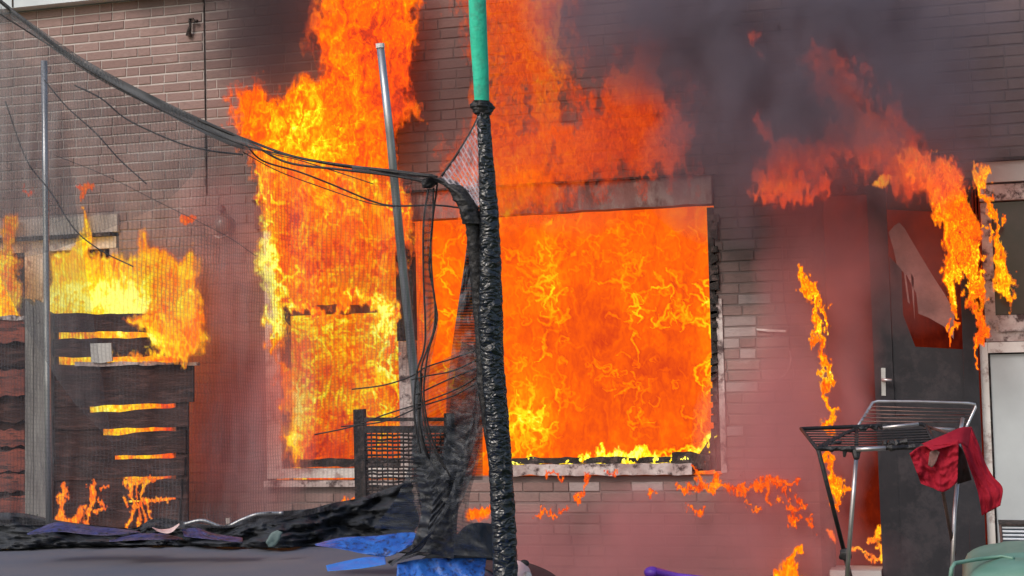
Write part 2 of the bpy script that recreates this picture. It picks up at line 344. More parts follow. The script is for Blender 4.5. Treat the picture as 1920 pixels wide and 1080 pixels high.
    if curls:
        cr = np.random.default_rng(seed + 500); add = np.zeros(X.shape); hal = np.zeros(X.shape); sx = (x1 - x0) / (nx - 1); sy = (y1 - y0) / (ny - 1)
        CX = X + fbm(X / 16, Y / 16, 3, seed + 91) * 9; CY = Y + fbm(X / 16, Y / 16, 3, seed + 93) * 9
        for cx, cy, rx, ry, cnt, ln, wd, am in curls:
            for _ in range(cnt):
                px, py = cx + cr.normal() * rx * .6, cy + cr.normal() * ry * .6; th = cr.choice([-1, 1]) * math.pi / 2 + cr.normal() * .7; cu = cr.normal() * .22; L = ln * cr.uniform(.4, 1.3); ns = 12; pl = [(px, py)]
                for q in range(ns):
                    cu = cu * .8 + cr.normal() * .2; th += cu; px += math.cos(th) * L / ns; py += math.sin(th) * L / ns; pl.append((px, py))
                m_ = wd * 4; i0 = max(int((min(p[0] for p in pl) - m_ - x0) / sx), 0); i1 = min(int((max(p[0] for p in pl) + m_ - x0) / sx) + 2, nx); j0 = max(int((min(p[1] for p in pl) - m_ - y0) / sy), 0); j1 = min(int((max(p[1] for p in pl) + m_ - y0) / sy) + 2, ny)
                if i1 <= i0 or j1 <= j0: continue
                sxx, syy = CX[j0:j1, i0:i1], CY[j0:j1, i0:i1]; dm = np.full(sxx.shape, 99.)
                for q, (a_, b_) in enumerate(zip(pl[:-1], pl[1:])):
                    d_, t_ = seg_dist(sxx, syy, a_, b_); w_ = wd * (.35 + 1.1 * math.sin(math.pi * (q + .7) / (ns + .4))); dm = np.minimum(dm, d_ / w_)
                k_ = am * cr.uniform(.25, .95); add[j0:j1, i0:i1] = np.maximum(add[j0:j1, i0:i1], k_ * sst(1.25, .35, dm)); hal[j0:j1, i0:i1] = np.maximum(hal[j0:j1, i0:i1], k_ * sst(3.0, 1.2, dm))
        hf = (hf + add - .30 * hal * (add < .05 * hal + 1e-6 )).clip(0, 1)
    df = (D + rag * (r1 * .55 + q1 * .5) * (1 - D * .75)) if not hard else D
    df = np.where(D > 0, df, 0); df = sst(.05, .75, df); db = (np.where(D > 0, D + rag * (r2 * .55 + q2 * .5) * (1 - D * .75), 0) if not hard else D); db = sst(.05, .75, db)
    if soft: df = df * sst(0, soft, D); db = db * sst(0, soft, D)
    keep = np.maximum(df, db) > cut
    cell = keep[:-1, :-1] | keep[1:, :-1] | keep[:-1, 1:] | keep[1:, 1:]
    body = np.sqrt(sst(0, 1, D)) if not hard else np.ones(X.shape)
    rel = fbm(X / (grain * 1.6), Y / (grain * 2.8), 3, seed + 60)
    fr = d0 + thick * (.10 + body * (.5 + .5 * rel + .12 * r1)); bk = d0 - thick * (.02 + .35 * body * (1 + .5 * q2))
    if d0 >= 0: bk = np.maximum(bk, .012)
    F_ = Warr(X.ravel(), Y.ravel(), fr.ravel()); B_ = Warr(X.ravel(), Y.ravel(), bk.ravel())
    jj, ii = np.nonzero(cell); k = jj * nx + ii; N = X.size
    fc = np.stack([k, k + nx, k + nx + 1, k + 1], 1); bc = fc[:, ::-1] + N
    # rim joins the front to the back
    rim = []
    cp = np.pad(cell, 1)
    for (dj, di, a, b) in ((-1, 0, 0, 1), (1, 0, nx + 1, nx), (0, -1, nx, 0), (0, 1, 1, nx + 1)):
        nb = cp[1 + dj:cp.shape[0] - 1 + dj, 1 + di:cp.shape[1] - 1 + di]; q = cell & ~nb; j2, i2 = np.nonzero(q); kk = j2 * nx + i2
        rim.append(np.stack([kk + a, kk + b, kk + b + N, kk + a + N], 1))
    faces = np.vstack([fc, bc] + rim); vs = np.vstack([F_, B_]); used = np.zeros(2 * N, bool); used[faces.ravel()] = True
    mp = np.cumsum(used) - 1; faces = mp[faces]; vs = vs[used]
    dens = np.concatenate([df.ravel(), db.ravel()])[used]; heat = np.concatenate([hf.ravel(), hk.ravel()])[used]
    me = bpy.data.meshes.new(name); me.vertices.add(len(vs)); me.vertices.foreach_set('co', vs.astype(np.float32).ravel())
    me.loops.add(len(faces) * 4); me.loops.foreach_set('vertex_index', faces.astype(np.int32).ravel())
    me.polygons.add(len(faces)); me.polygons.foreach_set('loop_start', np.arange(0, len(faces) * 4, 4, dtype=np.int32)); me.polygons.foreach_set('use_smooth', np.ones(len(faces), bool))
    me.update(calc_edges=True)
    for nm, ar in (('fire_temp', heat), ('fire_body', dens)):
        at = me.attributes.new(nm, 'FLOAT', 'POINT'); at.data.foreach_set('value', ar.astype(np.float32))
    return link(name, me, mat, parent)

# ------------------------------------------------------------------ smoke
def smoke(label, blobs, color, scale=1.6, aniso=0.1, voxel=.07, absorb=None, contrast=(.32, .68), kindcat='smoke', step=1.0):
    """blobs: (px, py, d, rx, ry(depth), rz, density)"""
    C_ = [(W(b[0], b[1], b[2]), b[3], b[4], b[5], b[6]) for b in blobs]
    bm = bmesh.new()
    for c, rx, ry, rz, _ in C_:
        bmesh.ops.create_icosphere(bm, subdivisions=3, radius=1, matrix=Matrix.Translation(V(c)) @ Matrix.Diagonal((rx * 1.02, ry * 1.02, rz * 1.02, 1)))
    me = bpy.data.meshes.new('smoke'); bm.to_mesh(me); bm.free()
    t = NT('smoke_' + label.split()[0]); p = t.pos(); tot = None
    wn = t.n('ShaderNodeTexNoise'); t.l(p, wn.inputs['Vector']); wn.inputs['Scale'].default_value = 1.7; wn.inputs['Detail'].default_value = 2
    wv = t.vmath('MULTIPLY', t.vmath('SUBTRACT', wn.outputs[1], (.5, .5, .5)).outputs[0], (.55, .2, .55)).outputs[0]; pw = t.vmath('ADD', p, wv).outputs[0]
    for c, rx, ry, rz, dn in C_:
        d = t.vmath('MULTIPLY', t.vmath('SUBTRACT', pw, tuple(map(float, c))).outputs[0], (1 / rx, 1 / ry, 1 / rz)).outputs[0]
        q = t.math('MULTIPLY', t.math('SUBTRACT', 1.0, t.vmath('DOT_PRODUCT', d, d).outputs[1], clamp=True), dn); tot = q if tot is None else t.math('ADD', tot, q)
    n = t.maprange(t.noise(t.map(p, (1, 1, .8)), scale, 4, .6, .4), contrast[0], contrast[1], .25, 1.5)
    dens = t.math('MULTIPLY', tot, n)
    v = t.n('ShaderNodeVolumePrincipled'); v.inputs['Color'].default_value = c4(color); v.inputs['Anisotropy'].default_value = aniso
    if absorb: v.inputs['Absorption Color'].default_value = c4(absorb)
    t.l(dens, v.inputs['Density']); t.l(v.outputs[0], t.out.inputs['Volume']); t.m.cycles.volume_step_rate = step
    o = link('smoke', me, t.m); md = o.modifiers.new('join', 'REMESH'); md.mode = 'VOXEL'; md.voxel_size = voxel
    tag(o, label, kindcat); return o

# ================================================================== THE SETTING
tag(mesh('ground', [(-60, -60, 0), (60, -60, 0), (60, 60, 0), (-60, 60, 0)], [(0, 1, 2, 3)], M['lawn']), kind='structure')
tag(MB().box((-2, -1.5, .06), (14, 3.0, .12)).build('patio', M['paving']), kind='structure')

# ------------------------------------------------------------------ house wall
def wx(x, y): return W(x, y)[0]
def wz(x, y): return W(x, y)[2]
TOPZ = wz(118, 14)
HX0, HX1 = -8.2, 1.5
z_lin0, z_lin1 = wz(1130, 397), wz(1130, 340)
x_l, x_m, x_r = wx(500, 750), wx(772, 750), wx(1346, 640)
zb_a, zb_b = wz(590, 912), wz(1150, 893)
OPEN = [  # x0, x1, z0, z1
    (HX0 + .5, wx(222, 470), wz(110, 665), wz(110, 408)),
    (x_l, x_m, zb_a, z_lin0), (x_m, x_r, zb_b, z_lin0), (wx(480, 370), x_r, z_lin0, z_lin1),
    (wx(1532, 800), wx(1838, 560), 0.12, wz(1640, 343)),
    (wx(1838, 560), 1.35, 0.12, wz(1880, 303))]
house = empty('terraced_house', (-2.5, 0, 0))
tag(house, 'long brick terraced house with flames bursting from its windows and door', 'house')
# backing (mortar) with the openings cut out
xs = sorted({HX0, HX1} | {v for o in OPEN for v in o[:2]}); zs = sorted({0.0, TOPZ} | {v for o in OPEN for v in o[2:]})
mb = MB()
for i in range(len(xs) - 1):
    for j in range(len(zs) - 1):
        cx, cz = (xs[i] + xs[i + 1]) / 2, (zs[j] + zs[j + 1]) / 2
        if any(o[0] < cx < o[1] and o[2] < cz < o[3] for o in OPEN): continue
        mb.box((cx, .006 + .07, cz), (xs[i + 1] - xs[i], .14, zs[j + 1] - zs[j]))
mb.build('mortar', M['mortar'], house)
CH, BL, JT = .071, .213, .012
def brick_geo(L, H, T=.03, bev=.003):
    x, z = L / 2, H / 2; b = bev
    v = [(-x + b, -T, -z + b), (x - b, -T, -z + b), (x - b, -T, z - b), (-x + b, -T, z - b), (-x, -T + b, -z), (x, -T + b, -z), (x, -T + b, z), (-x, -T + b, z), (-x, 0, -z), (x, 0, -z), (x, 0, z), (-x, 0, z)]
    f = [(0, 1, 2, 3), (4, 5, 1, 0), (5, 6, 2, 1), (6, 7, 3, 2), (7, 4, 0, 3), (8, 9, 5, 4), (9, 10, 6, 5), (10, 11, 7, 6), (11, 8, 4, 7)]
    return v, f
rb = random.Random(11); bricks = []
joint_x = wx(385, 200)
nrow = int(TOPZ / CH)
for r in range(nrow):
    z0 = TOPZ - (r + 1) * CH; zc = z0 + CH / 2
    x = HX0 - (r % 2) * BL / 2 - rb.random() * .03
    while x < HX1:
        L = BL if rb.random() > .22 else BL / 2
        spans = [(x, x + L)]
        for o in list(OPEN) + [(joint_x - .006, joint_x + .006, wz(388, 365), 9)]:
            if not (o[2] - CH * .3 < zc < o[3] + CH * .3): continue
            ns = []
            for a, b in spans:
                if b <= o[0] or a >= o[1]: ns.append((a, b)); continue
                if a < o[0]: ns.append((a, o[0] + JT))
                if b > o[1]: ns.append((o[1], b))
            spans = ns
        for a, b in spans:
            if b - a > .035 and a > HX0 and b < HX1: bricks.append((a, b, zc, abs((b - a) - L) < 1e-6 and L or 0))
        x += L
def vis(c):
    px, py = proj((c[0], 0, c[1])); return px, py
HID = [(930, 1330, 60, 330), (420, 800, -20, 600)]
ranked = []; 
for k, (a, b, zc, full) in enumerate(bricks):
    px, py = vis(((a + b) / 2, zc)); p2, _ = vis((b, zc)); p1, _ = vis((a, zc))
    inside = -5 < px < 1925 and -5 < py < 1085
    smoky = (1020 < px < 1840 and py < 430); firey = (400 < px < 800 and py < 620)
    if inside and full and not smoky and not firey: ranked.append((-(p2 - p1), k))
ranked.sort(); single = {k for _, k in ranked[:300]}
shared = {}
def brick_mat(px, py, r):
    if 1355 < px < 1440 and 455 < py < 830 and r < .33 - .25 * abs(px - 1388) / 60: return 'pale_brick'  # sheen beside the wide window, put into the colour of some bricks
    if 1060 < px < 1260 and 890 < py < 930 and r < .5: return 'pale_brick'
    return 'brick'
rest = {'brick': MB(), 'pale_brick': MB()}
for k, (a, b, zc, full) in enumerate(bricks):
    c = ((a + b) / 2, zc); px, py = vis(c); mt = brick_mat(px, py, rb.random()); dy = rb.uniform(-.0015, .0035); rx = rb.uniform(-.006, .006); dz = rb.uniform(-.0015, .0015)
    if k in single:
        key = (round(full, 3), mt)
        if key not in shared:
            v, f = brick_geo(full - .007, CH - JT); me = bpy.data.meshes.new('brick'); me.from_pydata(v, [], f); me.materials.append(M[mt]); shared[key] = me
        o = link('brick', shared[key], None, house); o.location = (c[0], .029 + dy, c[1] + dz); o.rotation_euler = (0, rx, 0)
    elif -300 < px < 2200 and py > -300:
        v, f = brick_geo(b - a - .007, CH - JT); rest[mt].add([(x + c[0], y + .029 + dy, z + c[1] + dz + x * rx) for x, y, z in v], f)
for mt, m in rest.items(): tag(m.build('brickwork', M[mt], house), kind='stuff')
# roof edge, expansion joint, lintels, frames
MB().box(((HX0 + HX1) / 2, -.03, TOPZ + .07), (HX1 - HX0, .16, .13)).build('fascia', plain('pale_blue_fascia', (.62, .68, .72), .5, col2=(.5, .55, .6), nscale=2), house)
MB().box(((HX0 + HX1) / 2, -.055, TOPZ + .16), (HX1 - HX0, .24, .04)).build('roof_coping', M['white'], house)
mb = MB()
for xx in np.arange(HX0 + 1.45, HX1, 1.2): mb.box((xx, -.112, TOPZ + .072), (.012, .006, .125))
mb.build('fascia_joint', M['char'], house)
mb = MB(); zt = TOPZ; zz = wz(388, 365)
mb.box((joint_x, -.0002, (zt + zz) / 2), (.007, .012, zt - zz)); mb.build('expansion_joint', M['char'], house)
def wbox(x0, x1, z0, z1, y0, y1): return MB().box(((x0 + x1) / 2, (y0 + y1) / 2, (z0 + z1) / 2), (abs(x1 - x0), abs(y1 - y0), abs(z1 - z0)))
def rough_box(name, x0, x1, z0, z1, y0, y1, mat, parent, amp=.008, n=60, seed=0, chips=0.0):
    """a beam along x with a worn, uneven lower and upper edge"""
    vs = []; fs = []
    for i in range(n + 1):
        x = x0 + (x1 - x0) * i / n; e = [float(noise(np.array([x * 9 + 3 * k]), np.array([seed + k * 3.3]), 2)[0]) * amp for k in range(4)]
        c = chips * max(0, float(fbm(np.array([x * 6.]), np.array([seed + .5]), 3, 5)[0])) 
        vs += [(x, y0 + e[2], z0 + e[0] + c), (x, y0 + e[3], z1 + e[1]), (x, y1, z1), (x, y1, z0 + c)]
    for i in range(n):
        for k in range(4): fs.append((4 * i + k, 4 * i + (k + 1) % 4, 4 * i + 4 + (k + 1) % 4, 4 * i + 4 + k))
    fs += [(3, 2, 1, 0), tuple(4 * n + k for k in range(4))]
    return mesh(name, vs, fs, mat, parent)
lin = rough_box('lintel', OPEN[3][0] + .003, x_r - .003, z_lin0 + .01, z_lin1 - .006, -.045, .10, M['lintel'], house, .004, 120, 1, .008)
wbox(OPEN[3][0], x_r + .02, z_lin1 - .005, z_lin1 + .008, -.075, .01).build('flashing', M['char'], lin)
# left neighbour window: lintel board, head, post
xa, xb, za, zb = OPEN[0]
l0 = wz(110, 441)
lb = wbox(xa, xb + .01, l0, zb - .003, -.03, .1).build('lintel', M['concrete'], house)
wbox(xa, xb - .04, l0 - .028, l0 - .004, -.05, .06).build('drip_strip', M['char'], lb)
win = wbox(xa, xb - .02, wz(110, 470), l0 - .03, .0, .07).build('window', M['white'], house)
wbox(wx(48, 520), wx(93, 520), wz(70, 640), wz(70, 471), -.01, .07).build('window_post', M['white'], win)
wbox(wx(28, 520), wx(47, 520), wz(70, 640), wz(70, 471), .01, .07).build('charred_sash', M['char'], win)
wbox(xb - .075, xb - .002, wz(110, 665), wz(110, 471), .0, .07).build('window_post', M['scorched'], win)
# big window, left light with white frame
win = wbox(x_l + .004, wx(527, 700), zb_a + .055, z_lin0, -.015, .07).build('window', M['white'], house)
win['label'] = 'white framed window opening left of the post, full of flame'
wbox(x_l + .004, x_m - .002, zb_a + .06, zb_a + .125, -.02, .07).build('bottom_rail', M['white'], win)
wbox(x_l - .01, x_m + .01, zb_a, zb_a + .042, -.05, .07).build('sill', M['scorched'], win)
wbox(wx(527, 700) + .004, wx(540, 700), zb_a + .13, z_lin0, .012, .06).build('charred_sash', M['char'], win)
rough_box('charred_rail', wx(530, 850), x_m - .03, wz(600, 876), wz(600, 862), .005, .06, M['char'], win, .02, 40, 4)
rough_box('transom', wx(535, 570), wx(752, 570), wz(640, 588), wz(640, 572), .03, .06, M['lintel'], win, .016, 60, 7)
# post between the lights
post = rough_box('window_post', wx(750, 750), wx(778, 750), wz(760, 875), wz(760, 640), -.01, .07, M['scorched'], house, .003, 6, 2)
rough_box('charred_post_top', wx(744, 620), wx(776, 620), wz(760, 639), z_lin0, .0, .07, M['char'], post, .006, 6, 3)
# right light: sill, jamb, charred remains
win = wbox(wx(1347, 700) , wx(1358, 700), zb_b + .02, wz(1352, 560), -.012, .02).build('window', M['scorched'], house)
win['label'] = 'wide window opening right of the post with its panes gone'
wbox(wx(1335, 700), wx(1346, 700), zb_b + .03, z_lin0 - .01, .0, .08).build('charred_jamb', M['char'], win)
for i in range(22):
    yy = 400 + i * 19 + rb.uniform(-6, 6); ww = rb.uniform(4, 11) if yy < 560 else rb.uniform(2, 6)
    MB().slab([(1334 - ww * .3, yy), (1341 + ww * .6, yy - 2), (1344 + ww * .4, yy + rb.uniform(8, 17)), (1335 - ww * .5, yy + rb.uniform(9, 18))], .028, -.03).build('charred_flake', M['char'], win)
rough_box('sill', wx(948, 880), wx(1300, 885), wz(1130, 890), wz(1130, 869), -.06, .08, M['scorched'], win, .010, 70, 5)
rough_box('charred_sash', wx(960, 868), wx(1335, 868), wz(1130, 869) + .002, wz(1130, 858), -.02, .03, M['char'], win, .016, 90, 6)
rough_box('charred_corner', wx(1262, 868), wx(1334, 868), wz(1300, 880), wz(1300, 850), -.03, .03, M['char'], win, .03, 12, 9)
MB().slab([(1300, 868), (1338, 812), (1345, 880), (1290, 885)], .02, -.03).build('charred_corner', M['char'], win)
# rooms behind
def room(x0, x1, z0, z1, dep):
    return mesh('room', [(x0, .14, z0), (x1, .14, z0), (x1, dep, z0), (x0, dep, z0), (x0, .14, z1), (x1, .14, z1), (x1, dep, z1), (x0, dep, z1)],
         [(0, 1, 2, 3), (7, 6, 5, 4), (3, 2, 6, 7), (0, 3, 7, 4), (1, 5, 6, 2)], M['interior'], house)
room(HX0 + .1, wx(330, 500), .1, 3.0, 2.6); room(wx(420, 500), wx(1420, 500), .1, 3.0, 3.2); room(wx(1470, 500), wx(1836, 560), .1, 3.0, 3.0); room(wx(1842, 560), 1.45, .1, 3.0, 2.6)
# ---- burning doorway
x0, x1, z0, z1 = OPEN[4]
frame = wbox(x0, wx(1556, 800), z0, z1, -.01, .12).build('door_frame', M['char'], house)
wbox(x0, x1, z1 - .06, z1 - .002, -.008, .12).build('frame_head', M['char'], frame)
wbox(wx(1812, 800) , wx(1839, 800), z0, z1 - .07, -.02, .12).build('frame_post', M['char'], frame)
wbox(wx(1560, 1070), wx(1655, 1070), wz(1620, 1092), wz(1620, 1064), -.16, .1).build('threshold', M['concrete'], frame)
door = empty('dummy'); bpy.data.objects.remove(door)
dd = .10
def dslab(pts, a=dd, b=dd - .045): return MB().slab(pts, a, b)
door = dslab([(1624, 347), (1660, 348), (1692, 1110), (1657, 1110)]).build('door', M['door'], house)
door['label'] = 'blackened door with a shattered upper pane and lever handle'
dslab([(1661, 348), (1800, 356), (1801, 398), (1663, 392)]).build('top_rail', M['door'], door)
dslab([(1796, 399), (1823, 398), (1852, 1110), (1822, 1110)]).build('door_stile', M['door'], door)
dslab([(1678, 780), (1811, 778), (1821, 1110), (1691, 1110)], dd - .003, dd - .045).build('lower_panel', M['door'], door)
dslab([(1667, 480), (1690, 505), (1693, 590), (1716, 650), (1805, 655), (1810, 777), (1678, 779)], dd - .012, dd - .03).build('panel', M['door'], door)
hd = MB().tube([W(1655, 712, .10), W(1655, 712, .15), W(1672, 713, .155)], .010).build('handle', M['silver'], door, True)
MB().slab([(1652, 690), (1660, 690), (1661, 742), (1653, 742)], .106, .10).build('handle_plate', M['steel'], hd)
glass = plain('sooted_shard', (.26, .13, .125), .3, col2=(.12, .06, .06), nscale=6, bump=.2)
for q in ([(1666, 436), (1676, 424), (1686, 417), (1696, 428), (1724, 476), (1752, 522), (1772, 552), (1790, 588), (1788, 636), (1770, 612), (1742, 596), (1722, 588), (1718, 550), (1700, 516), (1682, 500), (1676, 470)], [(1695, 512), (1698, 514), (1706, 570), (1702, 566)], [(1708, 512), (1713, 520), (1715, 600), (1711, 560)]):
    dslab(q, dd - .015, dd - .02).build('glass_shard', glass, door)
MB().slab([(1747, 872), (1763, 870), (1764, 880), (1750, 883)], .118, .10).build('letter_flap', M['rust'], door)
# ---- right-hand neighbour: lintel, window, panel door
x0, x1, z0, z1 = OPEN[5]
lt = wbox(x0 + .01, x1, wz(1880, 342), z1 - .003, -.04, .12).build('lintel', M['concrete'], house)
wbox(x0 + .02, x1, wz(1880, 376), wz(1880, 342) - .012, -.02, .12).build('lower_lintel', M['scorched'], lt)
wbox(x0, x1, z1 + .002, z1 + .02, -.07, .02).build('flashing', M['char'], lt)
wn = wbox(wx(1862, 480), x1, wz(1880, 590), wz(1880, 378), .04, .06).build('window', M['dark_glass'], house)
wbox(wx(1842, 480), wx(1862, 480), wz(1880, 640), wz(1880, 378), .0, .08).build('window_post', M['scorched'], wn)
wbox(wx(1862, 600), x1, wz(1880, 640), wz(1880, 591), .005, .07).build('transom_board', M['scorched'], wn)
rough_box('charred_strip', wx(1872, 615), x1, wz(1890, 622), wz(1890, 606), -.012, .004, M['scorched'], wn, .01, 12, 12)
pd = wbox(wx(1855, 900) + .035, x1, .13, wz(1890, 664), .02, .05).build('panel_door', M['grey_panel'], house)
pd['label'] = 'pale grey flush door in a white frame, barely scorched'
wbox(wx(1843, 800), wx(1855, 900) + .022, .13, wz(1890, 641), -.02, .06).build('frame_jamb', M['white'], pd)
wbox(wx(1855, 900) + .024, x1, wz(1890, 661), wz(1890, 641), -.018, .06).build('frame_head', M['white'], pd)
wbox(wx(1855, 900) + .0225, wx(1855, 900) + .034, .13, wz(1890, 664), .012, .05).build('door_gap', M['char'], pd)

# ------------------------------------------------------------------ things on the wall
t = empty('wall_lamp', W(425, 430)); tag(t, 'round sooty wall lamp beside the left edge of the burning window', 'lamp')
c = W(425, 424, .0)
def blob_mesh(name, ctr, r, mat, parent, sc=(1, 1, 1), nz=.0, sub=3, seed=0):
    bm = bmesh.new(); bmesh.ops.create_icosphere(bm, subdivisions=sub, radius=1)
    vs = [v.co.copy() for v in bm.verts]; fs = [tuple(v.index for v in f.verts) for f in bm.faces]; bm.free(); out = []
    for v in vs:
        k = 1 + nz * float(fbm(np.array([v.x * 1.7 + 4]), np.array([v.z * 1.7 + v.y]), 3, seed)[0]); out.append((ctr[0] + v.x * r * sc[0] * k, ctr[1] + v.y * r * sc[1] * k, ctr[2] + v.z * r * sc[2] * k))
    return mesh(name, out, fs, mat, parent, True)
blob_mesh('lamp_globe', c + np.array([0, -.075, 0]), .062, M['glass_lamp'], t, (1, .8, 1.05))
MB().tube([c + [0, -.001, 0], c + [0, -.04, 0]], [.075, .07], 20).build('lamp_base', M['char'], t)
MB().tube([c + [-.055, -.085, -.075], c + [0, -.11, -.095], c + [.055, -.085, -.075]], .008).build('lamp_guard', M['scorched'], t, True)
c2 = W(417, 392); MB().tube([c2 + [0, -.001, 0], c2 + [0, -.05, 0]], [.028, .022], 12).tube([c2 + [0, -.05, 0], c2 + [.01, -.06, -.05]], .008).build('lamp_bracket', M['rust'], t)
t = empty('metal_bracket', W(358, 50)); tag(t, 'small dark metal hook bracket high on the wall left of the vertical joint', 'bracket')
MB().tube([W(356, 38, .03), W(357, 48, .035), W(354, 58, .035), W(354, 66, .02)], [.012, .010, .015, .024]).build('bracket_body', M['char'], t)
MB().tube([W(355, 36, .03), W(362, 35, .04), W(364, 42, .04)], .008).tube([W(360, 38, .03), W(370, 40, .03)], [.006, .013]).build('bracket_arm', M['char'], t)
t = MB().tube([W(a, b, .02) for a, b in ((1480, 658), (1483, 672), (1480, 690), (1470, 705), (1453, 718))], .004, 6).build('loose_wire', M['scorched'], smooth=True)
tag(t, 'short loose pale wire hanging on the wall right of the window', 'wire')
t = MB().tube([W(a, b, .016) for a, b in ((1466, 460), (1470, 560), (1480, 625), (1481, 655))], .003, 6).build('cable', M['char'], smooth=True)
tag(t, 'thin dark vertical cable on the wall beside the burning door frame', 'cable')
t = MB().slab([(1418, 616), (1440, 617), (1474, 619), (1473, 623), (1440, 622), (1419, 619)], .02, .0).build('peeled_strip', M['white']); tag(t, 'thin white peeled strip stuck on the wall right of the window', 'strip')

# ------------------------------------------------------------------ burnt fence on the left
FD = .55
fence = empty('wooden_fence', W(200, 1100, FD) * [1, 1, 0] + [0, 0, .05]); tag(fence, 'charred wooden plank fence with a grey post and fire glowing through its gaps', 'fence')
def board(name, L, R, x0, x1, mat, d=FD, th=.022, seed=0, parent=None, rag=1.5):
    """L, R = (top, bottom) pixel heights at x0 and x1; uneven worn edges"""
    n = 16; vs = []; fs = []
    for i in range(n + 1):
        u = i / n; x = x0 + (x1 - x0) * u
        a = L[0] + (R[0] - L[0]) * u + rag * float(noise(np.array([u * 7.]), np.array([seed + .3]), 1)[0]) * 2; b = L[1] + (R[1] - L[1]) * u + rag * float(noise(np.array([u * 7.]), np.array([seed + 5.3]), 1)[0]) * 2
        p, q = W(x, a, d), W(x, b, d); vs += [p, q, q + [0, th, 0], p + [0, th, 0]]
    for i in range(n):
        for k in range(4): fs.append((4 * i + k, 4 * i + 4 + k, 4 * i + 4 + (k + 1) % 4, 4 * i + (k + 1) % 4))
    fs += [(0, 1, 2, 3), tuple(4 * n + k for k in (3, 2, 1, 0))]
    return mesh(name, vs, fs, mat, parent or fence)
bd = [((588, 622), (589, 622)), ((636, 670), (633, 667)), ((684, 764), (682, 755)), ((780, 808), (762, 799)), ((823, 857), (806, 851)), ((868, 902), (857, 890)), ((911, 945), (897, 934)), ((952, 1020), (938, 1010))]
for i, (L, R) in enumerate(bd):
    s = .0 if i < 3 else 1
    x1 = (300, 322, 362, 352, 348, 345, 340, 336)[i]
    if i in (3, 4, 5, 6):      # the planks still touch on the left and gape on the right
        xs_ = (168, 193, 216, 240)[i - 3]; nxt = bd[i]
        prev = bd[i - 1]
    board('plank', L, R, 92, x1, M['burnt_board'], FD + (.004 if i % 2 else -.004), .022, i)
# battens close the gaps left of the glowing slots
for (y0, y1, xr) in ((762, 784, 167), (806, 827, 192), (855, 872, 214), (900, 914, 236), (944, 958, 232)):
    board('plank_edge', (y0, y1), (y0 - 3, y1 - 3), 92, xr, M['burnt_board'], FD - .012, .012, y0)
board('batten', (588, 1000), (588, 1000), 92, 106, M['burnt_board'], FD - .02, .03, 31, rag=.3)
board('batten', (684, 1000), (684, 1000), 330, 352, M['burnt_board'], FD - .02, .02, 32, rag=1)
board('cap_rail', (679, 686), (678, 684), 140, 368, M['scorched'], FD + .03, .05, 40)
board('post', (560, 990), (575, 990), 47, 62, M['grey_wood'], FD + .03, .07, 51, rag=.6)
board('post', (572, 990), (590, 990), 63, 92, M['grey_wood'], FD + .05, .09, 52, rag=.6)
board('post_bracket', (560, 604), (575, 606), 66, 90, M['grey_wood'], FD + .055, .02, 53, rag=1.5)
for i, (a, b) in enumerate(((598, 640), (652, 688), (694, 742), (757, 790), (806, 836), (842, 882), (890, 922), (930, 985))):
    board('plank', (a + 2, b + 3), (a, b), -60, 46 + (i % 2) * 4, M['red_wood'] if i % 2 == 0 or i > 4 else M['burnt_board'], FD + (.012 if i % 2 == 0 else -.006), .022, 60 + i, rag=2.5)
board('back_batten', (600, 985), (600, 985), -70, 50, M['burnt_board'], FD - .04, .01, 71)
board('top_rail', (594, 602), (592, 600), -60, 46, M['scorched'], FD + .03, .05, 41)
t = MB().slab([(169, 644), (208, 643), (210, 677), (190, 681), (171, 679)], FD + .05, FD + .035).build('notice_board', M['concrete']); tag(t, 'small square pale board fixed to the burning fence', 'board')

# ------------------------------------------------------------------ small burnt wooden chair back by the window
t = empty('garden_chair', OZ(750, 1130, .1)); tag(t, 'burnt wooden garden chair with a woven back under the window', 'chair')
cdp = 2.3
t.location = V(W(750, 1060, cdp) * [1, 1, 0] + [0, 0, .12])
MB().slab([(662, 768), (680, 767), (691, 1060), (668, 1060)], cdp, cdp - .05).build('back_post', M['char'], t)
MB().slab([(832, 775), (846, 775), (852, 1060), (835, 1060)], cdp, cdp - .05).build('back_post', M['char'], t)
MB().slab([(680, 783), (833, 783), (833, 790), (680, 790)], cdp - .006, cdp - .03).build('back_rail', M['char'], t)
MB().slab([(680, 799), (833, 799), (833, 812), (680, 812)], cdp - .006, cdp - .04).build('back_rail', M['char'], t)
for i in range(17):
    yy = 816 + i * 7.3 + rb.uniform(-1, 1)
    mbx = MB(); pts = [W(682 + k * 9.5, yy + rb.uniform(-1.0, 1.0), cdp - .02 + (.008 if (k + i) % 2 else -.008)) for k in range(17)]
    mbx.tube(pts, .0065, 5).build('woven_strip', M['char'], t)
mb = MB()
for k in range(15): mb.tube([W(686 + k * 10, 812, cdp - .02), W(688 + k * 10, 940, cdp - .02)], .004, 4)
mb.build('woven_upright', M['char'], t)

# ------------------------------------------------------------------ trampoline
TZ = .8; TC = np.array([-3.45, -5.0, TZ]); TR = 1.98
tr = empty('trampoline', (TC[0], TC[1], 0)); tag(tr, 'round trampoline with collapsed black safety net, blue padding and bent poles', 'trampoline')
def disc(r0, r1, z, n=96):
    vs = []; fs = []
    for i in range(n):
        a = 2 * math.pi * i / n; vs += [(TC[0] + r0 * math.cos(a), TC[1] + r0 * math.sin(a), z), (TC[0] + r1 * math.cos(a), TC[1] + r1 * math.sin(a), z)]
    for i in range(n): j = (i + 1) % n; fs.append((2 * i, 2 * i + 1, 2 * j + 1, 2 * j))
    return vs, fs
n = 96; mb = MB(); mb.add([(TC[0] + (TR - .12) * math.cos(2 * math.pi * i / n), TC[1] + (TR - .12) * math.sin(2 * math.pi * i / n), TZ) for i in range(n)], [tuple(range(n))])
mb.build('jumping_mat', M['jump_mat'], tr)
